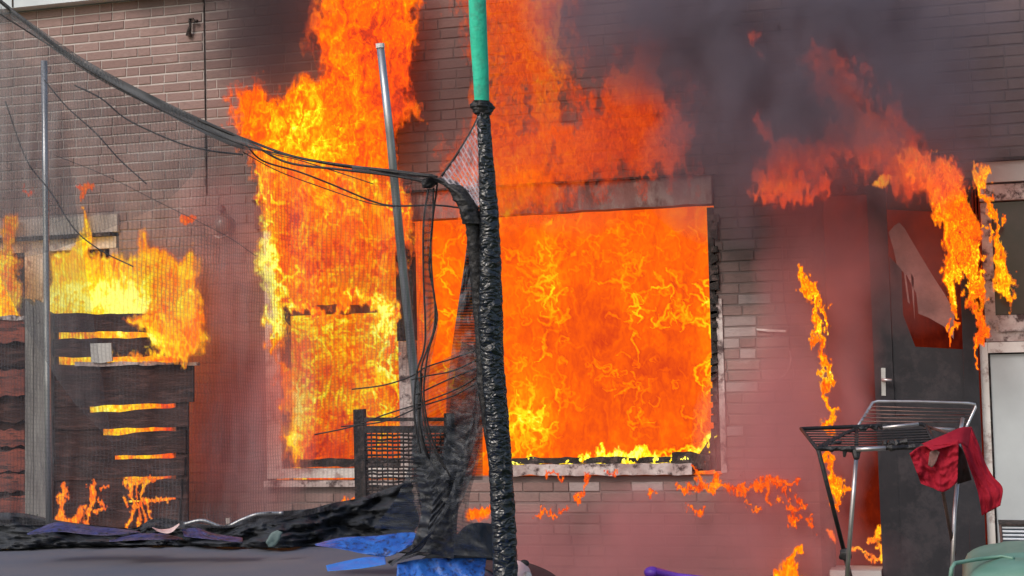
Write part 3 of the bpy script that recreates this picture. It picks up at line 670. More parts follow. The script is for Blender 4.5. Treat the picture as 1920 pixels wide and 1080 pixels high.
mb = MB(); mb.tube([(TC[0] + TR * math.cos(2 * math.pi * i / n), TC[1] + TR * math.sin(2 * math.pi * i / n), TZ - .02) for i in range(n + 1)], .022, 8, False); mb.build('frame_ring', M['steel'], tr, True)
for a in (20, 65, 110, 155, 200, 245, 290, 335):
    ca, sa = math.cos(math.radians(a)), math.sin(math.radians(a)); MB().tube([(TC[0] + TR * ca, TC[1] + TR * sa, TZ - .03), (TC[0] + (TR + .05) * ca, TC[1] + (TR + .05) * sa, .02)], .02).build('leg', M['steel'], tr, True)
vs, fs = disc(TR - .15, TR + .07, TZ + .008); mesh('rim_pad', vs, fs, M['heap'], tr)
for a0 in range(170, 360, 22):      # springs' pad segments still lying on the near side
    vs, fs = [], []
    for k in range(9):
        a = math.radians(a0 + k * 2.5)
        for rr, zz in ((TR - .16, .012), (TR - .05, .035), (TR + .06, .02)): vs.append((TC[0] + rr * math.cos(a), TC[1] + rr * math.sin(a), TZ + zz))
    for k in range(8):
        for q in range(2): fs.append((3 * k + q, 3 * k + 3 + q, 3 * k + 4 + q, 3 * k + 1 + q))
    mesh('edge_pad', vs, fs, M['blue'], tr, True)
# sleeved pole: green foam top, wrinkled black sleeve
def wrinkled(name, path, r, mat, amp, nl, ns=28, seed=0, zz=1.0):
    ctr = spline(path, nl); vs = []; fs = []; L = np.linspace(0, 1, nl)
    for i, (x, y, Z) in enumerate(ctr):
        c = P(x, y, Z); rad = np.interp(L[i], np.linspace(0, 1, len(r)), r)
        for k in range(ns):
            th = 2 * math.pi * k / ns; yy = y / 1080 * 30
            # diagonal folds that cross each other, and finer gathers
            s1 = abs(math.sin(yy * 3.1 + th * 2 + 1.5 * math.sin(yy * 1.1 + seed))); s2 = abs(math.sin(yy * 2.7 - th * 2 + 2 * math.cos(yy * .7)))
            s3 = float(noise(np.array([yy * 3.2]), np.array([th * 1.6 + seed]), 4)[0]) + .6 * float(noise(np.array([yy * 8]), np.array([th * 3 + seed]), 6)[0])
            q = rad * (1 + amp * (.55 * s1 ** .6 + .45 * s2 ** .6 + .55 * s3 * zz - .5))
            vs.append(c + q * (RT * math.cos(th) + np.array([0, -1, 0]) * math.sin(th)))
    for i in range(nl - 1):
        for k in range(ns): fs.append((i * ns + k, (i + 1) * ns + k, (i + 1) * ns + (k + 1) % ns, i * ns + (k + 1) % ns))
    return mesh(name, vs, fs, mat, tr, True)
def sleeve_material():
    t = NT('wrinkled_black_sleeve'); b = t.n('ShaderNodeBsdfPrincipled'); b.inputs['Base Color'].default_value = (.010, .012, .016, 1); b.inputs['Roughness'].default_value = .30; b.inputs['Specular IOR Level'].default_value = .8
    p = t.pos(); wn = t.n('ShaderNodeTexNoise'); t.l(p, wn.inputs['Vector']); wn.inputs['Scale'].default_value = 16
    q = t.vmath('ADD', t.map(p, (.8, .8, 1.7)), t.vmath('MULTIPLY', wn.outputs[1], (.05, .05, .05)).outputs[0]).outputs[0]
    v = t.n('ShaderNodeTexVoronoi', feature='DISTANCE_TO_EDGE'); t.l(q, v.inputs['Vector']); v.inputs['Scale'].default_value = 17; v2 = t.n('ShaderNodeTexVoronoi', feature='DISTANCE_TO_EDGE'); t.l(q, v2.inputs['Vector']); v2.inputs['Scale'].default_value = 42
    h = t.math('MULTIPLY_ADD', v2.outputs[0], .4, v.outputs[0])
    bp = t.n('ShaderNodeBump'); bp.inputs['Strength'].default_value = 1; bp.inputs['Distance'].default_value = .02; t.l(h, bp.inputs['Height']); t.l(bp.outputs[0], b.inputs['Normal']); t.l(b.outputs[0], t.out.inputs[0]); return t.m
sleeve_mat = sleeve_material()
PZ = 5.35
wrinkled('pole_sleeve', [(905, 196, PZ), (911, 300, PZ), (918, 430, PZ), (920, 560, PZ), (921, 640, PZ), (930, 760, PZ), (940, 900, PZ), (946, 1020, PZ), (950, 1150, PZ)], [.021, .024, .031, .036, .041, .037, .038, .039, .040, .040], sleeve_mat, .10, 520, 40)
wrinkled('pole_foam', [(893, -60, PZ), (897, 60, PZ), (901, 130, PZ), (904, 204, PZ)], [.029, .029, .027, .024], M['foam'], .02, 60, seed=5)
wrinkled('torn_sleeve_edge', [(903, 190, PZ), (904, 200, PZ), (905, 214, PZ)], [.027, .032, .027], M['black'], .45, 26, seed=9)
MB().tube([P(906, 205, PZ), P(953, 1180, PZ)], .017).build('pole', M['steel'], tr, True)
# bare poles on the far side
PB = 7.55
def rough_tube(name, pts, r, mat): return MB().tube(pts, r, 10).build(name, mat, tr, True)
p_ = rough_tube('pole', [P(83, 114, PB + .25), P(86, 400, PB + .25), P(89, 700, PB + .2), P(92, 1010, PB + .1)], .0155, M['steel'])
p_ = rough_tube('pole', [P(713, 86, PB - .5), P(731, 250, PB - .5), P(750, 450, PB - .4), P(768, 620, PB - .3), P(786, 800, PB - .2), P(800, 1000, PB - .1)], [.018, .019, .021, .022, .021, .021], M['steel'])
MB().tube([P(712.6, 82, PB - .5), P(713.2, 90, PB - .5)], .0205, 10).build('pole_cap', M['white'], p_)
# net
NZ = 5.5
top = [(-40, -30, 5.9), (60, 52, 5.85), (150, 118, 5.8), (290, 190, 5.75), (400, 240, 5.7), (470, 268, 5.68), (560, 300, 5.6), (700, 318, 5.5), (815, 332, 5.42)]
low = [(-40, 985, 7.6), (60, 985, 7.6), (160, 985, 7.5), (280, 990, 7.4), (400, 990, 7.3), (480, 985, 7.2), (560, 970, 7.1), (680, 940, 7.0), (800, 900, 6.8)]
loft('safety_net', top, low, 120, 100, M['net'], tr, .10, 0, 2, 4)
loft('slack_net', [(-40, -22, 6.2), (60, 58, 6.15), (150, 124, 6.1), (290, 197, 6.05), (410, 250, 6.0)], [(-40, 470, 6.9), (60, 480, 6.9), (200, 430, 6.8), (320, 370, 6.6), (410, 262, 6.1)], 70, 40, M['slack'], tr, .10, 0, 33, 3)
# a second, slack layer hanging in the left corner
loft('slack_net', [(-40, 60, 6.6), (20, 90, 6.6), (70, 130, 6.6), (110, 170, 6.5)], [(-40, 420, 7.2), (20, 560, 7.2), (120, 730, 7.2), (210, 830, 7.2)], 30, 60, M['net'], tr, .06, 0, 3, 3)
def rope(pts, r, name='net_cord', mat='black', n=None, zj=0): return MB().tube([P(*q) for q in spline(pts, n or len(pts) * 6)], r, 6).build(name, M[mat], tr, True)
rope([(x, y - 3, z - .01) for x, y, z in top[:6]] + [(560, 296, 5.6), (690, 316, 5.5), (820, 332, 5.42)], .0055, 'net_edge_rope')
rope([(x + 4, y + 4, z) for x, y, z in top[:6]] + [(540, 305, 5.6), (640, 318, 5.5), (740, 330, 5.46), (820, 345, 5.4)], .0045, 'net_edge_rope')
rope([(-10, 20, 5.8), (80, 77, 5.8), (170, 134, 5.75), (300, 205, 5.7), (440, 266, 5.65), (540, 292, 5.6), (640, 312, 5.55), (740, 322, 5.5), (812, 328, 5.45)], .003, 'net_edge_rope')
loft('net_hem', [(20, 15, 5.8), (160, 112, 5.76), (300, 186, 5.72), (430, 246, 5.68), (490, 272, 5.65)], [(20, 34, 5.8), (160, 134, 5.76), (300, 208, 5.72), (430, 272, 5.68), (490, 284, 5.65)], 60, 6, M['dense_net'], tr, .01, 0, 6)
loft('net_hem', [(660, 310, 5.5), (740, 318, 5.48), (815, 328, 5.42)], [(660, 320, 5.5), (740, 330, 5.48), (812, 350, 5.42)], 20, 5, M['dense_net'], tr, .01, 0, 6)
rope([(455, 262, 5.7), (490, 300, 5.7), (560, 322, 5.7), (620, 345, 5.7), (700, 378, 5.7), (745, 386, 5.68), (820, 385, 5.6), (885, 393, 5.45)], .0035)
rope([(455, 285, 5.7), (520, 320, 5.7), (600, 350, 5.7), (690, 380, 5.7), (740, 388, 5.68)], .002)
rope([(430, 250, 5.72), (500, 285, 5.7), (560, 300, 5.7), (640, 325, 5.7), (700, 345, 5.7)], .002)
rope([(140, 160, 6.4), (190, 185, 6.4), (240, 225, 6.4), (330, 266, 6.3), (390, 282, 6.2), (455, 290, 6.0)], .0035, zj=1)
rope([(83, 150, 6.6), (125, 200, 6.6), (180, 250, 6.6), (225, 300, 6.6), (275, 345, 6.6)], .003, mat='heap')
rope([(100, 290, 7), (200, 330, 7), (300, 380, 7), (420, 440, 7), (480, 480, 7)], .0016, mat='heap')
rope([(10, 190, 6.8), (50, 300, 6.9), (95, 360, 7), (140, 430, 7.1), (190, 470, 7.1), (250, 500, 7.1)], .003, mat='heap')
# black knot and arm that hangs from the sleeve
wrinkled('net_knot', [(800, 352, 5.4), (815, 336, 5.4), (840, 342, 5.38), (860, 358, 5.36), (876, 385, 5.35), (886, 420, 5.35)], [.014, .036, .03, .03, .03, .03], M['black'], .35, 90, seed=3)
wrinkled('net_bundle', [(884, 405, 5.36), (893, 470, 5.37), (900, 560, 5.38), (906, 640, 5.38), (911, 720, 5.38), (917, 800, 5.38), (926, 900, 5.38)], [.022, .027, .025, .024, .028, .02, .008], M['black'], .18, 200, seed=4)
rope([(903, 205, PZ), (884, 245, PZ), (856, 290, PZ), (828, 330, PZ)], .004, 'net_edge_rope')
loft('melted_net', [(902, 210, PZ - .02), (882, 250, PZ - .01), (856, 292, PZ), (828, 332, PZ)], [(906, 212, PZ - .02), (906, 290, PZ - .01), (902, 370, PZ), (888, 400, PZ)], 40, 30, M['pale_net'], tr, .03, 0, 5, 5)
loft('singed_net', [(872, 350, 5.37), (886, 400, 5.37), (890, 440, 5.37)], [(908, 340, 5.36), (908, 400, 5.36), (906, 470, 5.36)], 20, 20, M['pale_net'], tr, .03, 0, 7, 5)
def pad(A, B, mat, seed, z=7.0, name='torn_pad', fold=.05):
    return loft(name, [(x, y, z) for x, y in A], [(x, y, z - .12) for x, y in B], 40, 12, mat, tr, fold * .6, .02, seed, 1.5, 1, .003)
# hanging strips
loft('hanging_net_strip', [(803, 350, 5.4), (795, 400, 5.42), (793, 480, 5.45), (796, 560, 5.5), (797, 640, 5.5), (783, 700, 5.5), (776, 780, 5.5), (785, 850, 5.5), (800, 905, 5.5)],
     [(814, 355, 5.4), (812, 400, 5.42), (806, 480, 5.45), (814, 560, 5.5), (822, 600, 5.5), (806, 690, 5.5), (794, 740, 5.5), (806, 820, 5.5), (842, 890, 5.5)], 90, 12, M['thin_net'], tr, .02, 0, 2, 6)
for q in ([(803, 355), (794, 420), (794, 520), (797, 640), (781, 700), (777, 780), (789, 850)], [(813, 352), (811, 420), (805, 500), (815, 560), (813, 620), (790, 690), (792, 760), (806, 830), (835, 880)], [(820, 345), (808, 450), (812, 540), (819, 600), (801, 670), (795, 750), (812, 830), (845, 895)]):
    rope([(x, y, 5.44) for x, y in q], .0035)
loft('hanging_net', [(880, 420, 5.38), (870, 500, 5.4), (858, 580, 5.42), (848, 650, 5.45), (838, 740, 5.45), (836, 830, 5.5), (825, 900, 5.5)],
     [(894, 420, 5.38), (896, 500, 5.4), (897, 580, 5.42), (900, 650, 5.45), (905, 740, 5.45), (905, 830, 5.5), (905, 900, 5.5)], 80, 30, M['dense_net'], tr, .04, 0, 2, 8)
loft('gathered_net', [(781, 700, 5.6), (774, 760, 5.6), (772, 830, 5.7), (778, 900, 5.8), (790, 960, 5.9), (800, 1010, 6.0), (730, 1058, 6.1)],
     [(900, 640, 5.42), (906, 700, 5.42), (906, 740, 5.45), (890, 820, 5.5), (870, 900, 5.6), (850, 980, 5.8), (820, 1030, 6.0)], 90, 60, M['thin_net'], tr, .07, 0, 3, 9)
loft('gathered_net', [(792, 880, 5.7), (800, 900, 5.7), (812, 930, 5.7), (805, 980, 5.8), (790, 1030, 5.9), (724, 1052, 6.0)],
     [(905, 690, 5.4), (890, 780, 5.45), (868, 860, 5.5), (850, 930, 5.6), (815, 990, 5.7), (735, 1062, 5.9)], 90, 50, M['dense_net'], tr, .06, 0, 3, 12)
loft('gathered_net', [(896, 720, 5.4), (880, 800, 5.42), (858, 880, 5.45), (838, 940, 5.5), (800, 1000, 5.6)],
     [(912, 720, 5.4), (905, 800, 5.42), (888, 880, 5.45), (862, 950, 5.5), (835, 1010, 5.6)], 60, 16, M['dense_net'], tr, .03, 0, 3, 15)
for q in ([(897, 655), (850, 672), (800, 688), (770, 706), (720, 722), (660, 730)], [(900, 672), (850, 695), (800, 705), (772, 712)], [(905, 700), (860, 728), (800, 752), (770, 762), (720, 778), (660, 800), (590, 815)], [(905, 712), (850, 742), (790, 762), (720, 790), (640, 800)], [(895, 690), (840, 712), (780, 740)]):
    rope([(x, y, 5.4 + .0008 * (900 - x)) for x, y in q], .0028)
loft('hanging_net', [(866, 640, 5.42), (850, 720, 5.45), (838, 800, 5.5), (826, 860, 5.55), (812, 930, 5.6)],
     [(912, 660, 5.38), (908, 740, 5.4), (893, 820, 5.45), (872, 890, 5.5), (850, 950, 5.6)], 70, 24, M['dense_net'], tr, .05, 0, 21, 7)
loft('gathered_net', [(776, 850, 5.7), (782, 900, 5.75), (790, 960, 5.85), (770, 1030, 5.95)],
     [(872, 850, 5.5), (862, 910, 5.6), (858, 970, 5.7), (850, 1048, 5.85)], 60, 40, M['dense_net'], tr, .07, 0, 23, 6)
pad([(850, 1010), (875, 985), (905, 980), (932, 985)], [(790, 1048), (840, 1048), (890, 1048), (935, 1052)], M['heap'], 24, 6.1, 'charred_pad', .05)
loft('gathered_net', [(838, 690, 5.45), (836, 780, 5.5), (842, 870, 5.55), (846, 950, 5.65), (850, 1040, 5.8)],
     [(914, 690, 5.38), (912, 780, 5.4), (896, 870, 5.45), (880, 960, 5.5), (925, 1046, 5.6)], 70, 30, M['thin_net'], tr, .06, 0, 27, 7)
loft('gathered_net', [(776, 790, 5.6), (770, 860, 5.7), (745, 930, 5.9), (700, 990, 6.3)],
     [(850, 790, 5.5), (850, 860, 5.6), (850, 930, 5.7), (850, 1000, 5.9)], 60, 30, M['thin_net'], tr, .06, 0, 29, 7)
rope([(790, 700, 5.5), (786, 790, 5.5), (800, 850, 5.5), (830, 900, 5.6)], .006)
# netting and padding heaped on the rim
HP = 7.35
heap_t = [(-40, 962, 7.7), (40, 962, 7.7), (110, 976, 7.7), (180, 985, 7.6), (250, 990, 7.6), (290, 972, 7.6), (350, 978, 7.5), (415, 985, 7.5), (470, 966, 7.5), (520, 959, 7.5), (580, 954, 7.4), (620, 944, 7.3), (680, 932, 7.2), (730, 915, 7.1), (785, 900, 7.0), (815, 935, 6.6), (850, 1000, 6.3)]
heap_b = [(-40, 1024, 7.1), (40, 1026, 7.1), (110, 1022, 7.1), (180, 1021, 7.1), (250, 1019, 7.1), (300, 1019, 7.1), (350, 1020, 7.1), (415, 1022, 7.1), (470, 1024, 7.1), (520, 1025, 7.1), (580, 1020, 7.0), (620, 1012, 6.9), (680, 1006, 6.8), (730, 1008, 6.7), (785, 1018, 6.4), (815, 1040, 6.2), (850, 1060, 6.0)]
def zdepth(x, y, z): return float((OZ(x, y, z) - CAM) @ FW)
heap_b = [(x, y + 3, zdepth(x, y + 3, TZ + .012)) for x, y, _ in heap_b]; heap_t = [(x, y, b[2] + .22) for (x, y, _), b in zip(heap_t, heap_b)]
loft('heaped_net', heap_t, heap_b, 260, 36, M['heap'], tr, .26, .03, 3, 5, 1.6, .005)
# blue padding that shows between the netting
pad([(50, 1000), (105, 979), (150, 984), (215, 990), (262, 996)], [(52, 1003), (110, 997), (150, 1001), (200, 1004), (262, 998)], M['violet_blue'], 2, 7.0)
pad([(205, 1013), (250, 1001), (300, 1000), (340, 1008)], [(205, 1016), (250, 1013), (300, 1012), (345, 1012)], M['violet_blue'], 3, 6.9)
pad([(340, 992), (370, 990), (400, 1000), (455, 1008)], [(345, 1006), (380, 1010), (420, 1014), (455, 1017)], M['violet_blue'], 4, 6.85)
pad([(285, 988), (300, 992), (320, 990), (336, 981)], [(286, 990), (300, 998), (320, 999), (337, 984)], M['pink'], 5, 6.85)
pad([(590, 1020), (640, 1008), (700, 1005), (760, 998), (788, 1000)], [(592, 1023), (640, 1030), (690, 1040), (730, 1043), (775, 1020)], M['blue'], 6, 6.3, fold=.06)
pad([(611, 1060), (655, 1050), (690, 1044), (722, 1044)], [(614, 1071), (655, 1068), (690, 1064), (724, 1058)], M['bright_blue'], 7, 6.1, 'pad_roll', .02)
pad([(745, 1056), (790, 1048), (850, 1046), (912, 1044)], [(742, 1110), (800, 1110), (850, 1110), (905, 1110)], M['blue'], 8, 5.9, fold=.08)
pad([(860, 1000), (880, 985), (900, 980), (925, 985)], [(830, 1046), (860, 1046), (890, 1046), (930, 1046)], M['heap'], 9, 6.0, 'charred_pad', .05)
loft('pale_scrap', [(498, 1017, 6.8), (508, 1000, 6.8), (520, 994, 6.8)], [(504, 1026, 6.8), (518, 1022, 6.8), (530, 998, 6.8)], 10, 5, plain('teal_scrap', (.16, .24, .25), .6), tr, .02, .01, 3, 2)
MB().slab([(423, 972), (430, 971), (431, 984), (424, 984)], 2.3, 2.28).build('white_scrap', M['white'], tr)
rope([(345, 983, 7.5), (380, 976, 7.5), (420, 988, 7.5), (455, 974, 7.5), (485, 964, 7.5), (530, 962, 7.4)], .010, 'bent_rail', 'steel')
wrinkled('singed_pad', [(783, 905, 6.3), (790, 940, 6.3), (796, 970, 6.3), (790, 1000, 6.3)], [.016, .02, .016, .018], M['lintel'], .8, 60, seed=12)
t = empty('hedge_plant', W(20, 990, 1.6) * [1, 1, 0]); tag(t, 'low dark green shrub behind the trampoline at the left edge', 'shrub')
mb = MB(); 
for k in range(520):
    q = W(-30 + 95 * rb.random() ** .8, 968 + rb.random() * 60, 1.45 + .35 * rb.random()); a = np.array([rb.uniform(-1, 1), rb.uniform(-1, 1), rb.uniform(-.4, 1)]) * .028; b = np.array([rb.uniform(-1, 1), rb.uniform(-1, 1), rb.uniform(-1, 1)]) * .013
    mb.add([q - b, q + a * .5 - b * .3, q + a, q + a * .5 + b], [(0, 1, 2, 3)])
tag(mb.build('leaf', M['leaf'], t), kind='stuff'); MB().tube([W(20, 1100, 1.6) * [1, 1, 0], W(20, 985, 1.6)], [.02, .006]).build('stem', M['char'], t)

# ------------------------------------------------------------------ clothes airer with red cloth, bin, toys
AZ = 6.6
t = empty('clothes_airer', OZ(1680, 1180, .02) if False else np.array([*P(1670, 1075, AZ)[:2], .12])); tag(t, 'folding metal clothes airer with one blackened tray in front of the burnt door', 'clothes airer')
zf, zb_ = 6.5, 7.25
fl, fr_, bl, br = (1533, 842, zf), (1757, 838, zf), (1502, 804, zb_), (1728, 795, zb_)
def rod(a, b, r, mat, name='tray_wire', par=t, mid=None): return MB().tube([P(*q) for q in ([a, mid, b] if mid else [a, b])], r, 8).build(name, M[mat], par, True)
tray = MB().tube([P(*fr_), P(*fl), P(*bl), P(*br), P(1738, 800, zb_), P(*fr_)], .0095, 8).build('tray_frame', M['black'], t, True)
wrk = lambda a, b, n, nz: [tuple(np.array(a) + (np.array(b) - np.array(a)) * k / n + np.array([0, rb.uniform(-nz, nz), 0])) for k in range(n + 1)]
MB().tube([P(*q) for q in wrk(fl, fr_, 26, 2.2)], [rb.uniform(.006, .017) for _ in range(27)], 6).build('melted_lump', M['black'], tray)
MB().tube([P(*q) for q in wrk((1600, 802, zb_), (1665, 800, zb_), 14, 3)], [rb.uniform(.006, .018) for _ in range(15)], 6).build('melted_lump', M['black'], tray)
MB().tube([P(*q) for q in wrk((1655, 834, zf + .1), (1700, 830, zf + .1), 10, 3)], [rb.uniform(.008, .02) for _ in range(11)], 6).build('melted_lump', M['black'], tray)
MB().tube([P(*q) for q in wrk((1533, 838, zf + .05), (1600, 806, zb_ - .1), 14, 1.5)], .008, 6).build('sagging_wire', M['black'], tray)
MB().tube([P(*q) for q in wrk((1537, 838, zf + .05), (1578, 828, zf + .2), 10, 2)], [rb.uniform(.003, .008) for _ in range(11)], 6).build('sagging_wire', M['black'], tray)
for k in range(1, 8):
    u = k / 8; a = tuple(np.array(bl) * (1 - u) + np.array(fl) * u); b = tuple(np.array((1738, 800, zb_)) * (1 - u) + np.array(fr_) * u)
    m_ = ((a[0] + b[0]) / 2, (a[1] + b[1]) / 2 + 2, (a[2] + b[2]) / 2); rod(a, b, .0035, 'black', 'tray_wire', tray, m_)
rod((1655, 802, zb_ - .01), (1722, 795, zb_ - .01), .009, 'silver', 'bare_bar', tray); rod((1605, 843, zf - .02), (1660, 840, zf - .02), .010, 'silver', 'bare_bar', tray)
rod((1757, 838, zf), (1796, 817, zf + .25), .010, 'rust', 'hinge_bar'); rod((1796, 817, zf + .25), (1738, 800, zb_), .007, 'rust', 'hinge_bar')
wing = MB().tube([P(*q) for q in ((1604, 806, 7.3), (1622, 778, 7.42), (1636, 755, 7.5), (1645, 752.5, 7.5), (1720, 753, 7.5), (1815, 756, 7.5), (1828, 758, 7.5), (1829, 764, 7.5), (1810, 806, 7.3))], .007, 8).build('raised_wing', M['silver'], t, True)
for k in range(1, 6):
    u = k / 7; a = (1637 - 33 * u, 755 + 49 * u, 7.5 - .2 * u); b = (1829 - 18 * u, 762 + 42 * u, 7.5 - .2 * u); rod(a, b, .003, 'rust', 'wing_wire', wing)
rod((1735, 803, 7.25), (1790, 806, 7.25), .009, 'silver', 'bare_bar'); rod((1805, 785, 7.3), (1800, 812, 7.2), .009, 'silver', 'wing_hinge')
ft = .13
def down(x, y, Z, x2): 
    a = P(x, y, Z); b = OZ(x2[0], x2[1], ft); return a, b
rod((1534, 842, zf), (1583, 1035, zf + .15), .0095, 'black', 'leg'); rod((1583, 1035, zf + .15), (1600, 1105, zf + .2), .0105, 'rust', 'leg')
rod((1606, 846, zf + .05), (1586, 1110, zf), .0095, 'silver', 'leg', mid=(1598, 950, zf + .02)); rod((1606, 806, zb_), (1606, 846, zf + .05), .009, 'black', 'leg_brace')
rod((1752, 838, zf), (1790, 1040, zf + .2), .008, 'rust', 'leg'); rod((1796, 895, zf + .3), (1784, 1110, zf + .1), .009, 'silver', 'leg', mid=(1790, 960, zf + .2)); rod((1797, 825, zf + .3), (1796, 895, zf + .3), .010, 'silver', 'leg')
blob_mesh('leg_joint', P(1585, 1040, zf + .12), .026, M['black'], t, (1, .7, 1.1), .4)
MB().tube([P(1605, 846, zf), P(1606, 860, zf - .02)], [.02, .012], 8).build('leg_joint', M['black'], t); MB().tube([P(1584, 846, zf), P(1583, 857, zf)], [.010, .005], 6).build('drip', M['black'], tray)
t = empty('red_cloth', P(1800, 805, 6.8)); tag(t, 'red towel with a singed patch hung over the right end of the clothes airer', 'towel')
c_ = loft('cloth', [(1795, 803, 6.75), (1812, 797, 6.8), (1826, 812, 6.8)], [(1841, 968, 6.6), (1863, 942, 6.6), (1879, 946, 6.65)], 22, 40, M['red_cloth'], t, .05, .006, 3, 1, 1, .003)
bpy.data.objects.remove(c_)
loft('front_fold', [(1797, 803, 6.72), (1802, 830, 6.7), (1815, 870, 6.66), (1828, 905, 6.63), (1836, 935, 6.6), (1841, 967, 6.6)],
     [(1822, 800, 6.78), (1836, 835, 6.74), (1848, 868, 6.7), (1862, 893, 6.66), (1880, 915, 6.62), (1876, 948, 6.6)], 40, 24, M['red_cloth'], t, .05, .006, 5, 1.1, 1.6, .003)
loft('left_fold', [(1728, 832, 6.45), (1765, 817, 6.5), (1800, 802, 6.6), (1822, 800, 6.7)], [(1748, 845, 6.35), (1775, 838, 6.38), (1800, 832, 6.42), (1815, 840, 6.5)], 24, 10, M['red_cloth'], t, .03, .006, 6, 1.2)
loft('left_fold', [(1705, 850, 6.42), (1728, 836, 6.42), (1765, 834, 6.4), (1798, 825, 6.4)], [(1727, 907, 6.42), (1748, 915, 6.42), (1770, 922, 6.4), (1795, 905, 6.4)], 40, 34, M['red_cloth'], t, .06, .006, 7, 1.0, 1.3, .003)
loft('hanging_fold', [(1795, 830, 6.5), (1808, 850, 6.55), (1822, 900, 6.6)], [(1786, 850, 6.5), (1792, 880, 6.55), (1795, 908, 6.6)], 14, 14, M['darkened'], t, .03, .006, 8, 1)
loft('singed_patch', [(1743, 848, 6.385), (1752, 842, 6.375), (1762, 848, 6.37)], [(1740, 872, 6.385), (1748, 876, 6.38), (1756, 864, 6.375)], 12, 10, M['lintel'], t, .005, .002, 10, 1)
t = empty('wheelie_bin', np.array([*P(1960, 1150, 4.6)[:2], .0])); tag(t, 'green wheeled bin with a domed lid in the bottom right corner', 'bin')
bz = 4.6; lc = P(1985, 1052, bz); lc_z = lc[2]
mb = MB(); cxy = np.array([lc[0] + .02, lc[1] + .3])
def ringbox(z, hx, hy, cx=cxy): return [(cx[0] - hx, cx[1] - hy, z), (cx[0] + hx, cx[1] - hy, z), (cx[0] + hx, cx[1] + hy, z), (cx[0] - hx, cx[1] + hy, z)]
mb.add(ringbox(.06, .22, .24) + ringbox(lc_z - .10, .28, .33), [(3, 2, 1, 0), (4, 5, 6, 7), (0, 1, 5, 4), (1, 2, 6, 5), (2, 3, 7, 6), (3, 0, 4, 7)]).build('bin_body', M['green_bin'], t)
lid = []; lf = []; nx_, ny_ = 28, 28
for j in range(ny_ + 1):
    for i in range(nx_ + 1):
        u, v = i / nx_ * 2 - 1, j / ny_ * 2 - 1; uu = math.copysign(abs(u) ** .85, u); vv = math.copysign(abs(v) ** .85, v)
        h = .075 * (1 - abs(u) ** 5) ** .5 * (1 - abs(v) ** 5) ** .5 + .012 * (1 - u * u) + (.008 if abs(u) < .55 and abs(v) < .5 else 0)
        lid.append((cxy[0] + uu * .30, cxy[1] + vv * .35, lc_z - .085 + h))
for j in range(ny_):
    for i in range(nx_): k = j * (nx_ + 1) + i; lf.append((k, k + 1, k + nx_ + 2, k + nx_ + 1))
lo = mesh('lid', lid, lf, M['green_bin'], t, True); md = lo.modifiers.new('s', 'SOLIDIFY'); md.thickness = .012
hb = [P(1781, 1090, bz), P(1784, 1066, bz), P(1790, 1056, bz + .02), P(1830, 1049, bz + .1), P(1878, 1043, bz + .15), P(1900, 1047, bz + .1)]
MB().tube(hb, .006, 10).build('handle', M['green_bin'], t, True)
for sx in (-1, 1): MB().tube([(cxy[0] + sx * .20, cxy[1] + .30, .1), (cxy[0] + sx * .25, cxy[1] + .30, .1)], .1, 20).build('wheel', M['black'], t)
t = empty('ribbed_crate', W(1900, 1015, .3)); tag(t, 'pale ribbed plastic crate reflecting fire at the foot of the grey door', 'crate')
t.location = V(W(1900, 1060, .3) * [1, 1, 0] + [0, 0, .12])
rib_m = plain('glossy_pale_rib', (.62, .66, .72), .18, col2=(.5, .55, .62), nscale=6, bump=0)
MB().slab([(1874, 984), (1990, 986), (1990, 1100), (1882, 1100)], .30, .08).build('crate_body', plain('crate_blue', (.10, .14, .2), .4), t)
for i in range(10):
    y = 989 + i * 7.1; MB().tube([W(1879 + .5 * i, y, .31), W(1990, y + 1.5, .31)], .0075, 6).build('rib', rib_m, t, True)
MB().slab([(1873, 982), (1990, 984), (1990, 987), (1873, 986)], .325, .08).build('rim', M['char'], t)
mb = MB().tube([W(1875, 984, .315), W(1882, 1052, .315), W(1886, 1100, .315)], .008).build('corner_post', M['rust'], t)
t = empty('toy_trumpet', P(1228, 1120, 6.2)); tag(t, 'purple plastic toy poking up at the bottom edge below the window', 'toy')
t.location.z = .12
blob_mesh('knob', P(1222, 1073, 6.2), .030, M['purple'], t, (1.05, 1, .8)); MB().tube([P(1230, 1072, 6.2), P(1270, 1080, 6.1), P(1330, 1087, 6.0)], [.018, .012, .012], 10).build('tube', M['purple'], t, True)
MB().tube([P(1222, 1075, 6.2), np.array([*P(1222, 1075, 6.2)[:2], .12])], .02).build('stalk', M['purple'], t, True)
t = empty('toy_ball', P(982, 1075, 5.2)); tag(t, 'pale pink round toy with a black ear beside the foot of the sleeved pole', 'toy')
blob_mesh('head', P(970, 1084, 5.5), .052, M['pink'], t, (1, 1, 1.2)); blob_mesh('ear', P(983, 1056, 5.5), .014, M['black'], t, (1.3, .7, .9)); blob_mesh('patch', P(989, 1080, 5.46), .016, M['white'], t)
MB().tube([P(972, 1100, 5.5), np.array([*P(972, 1100, 5.5)[:2], .02])], .03).build('stand', M['steel'], t)

# ================================================================== FIRE
def F(label, polys=(), strokes=(), mat='fire', group=None, **k):
    o = flame('flame', M[mat], polys, strokes, **k); tag(o, label, 'flame', group); return o
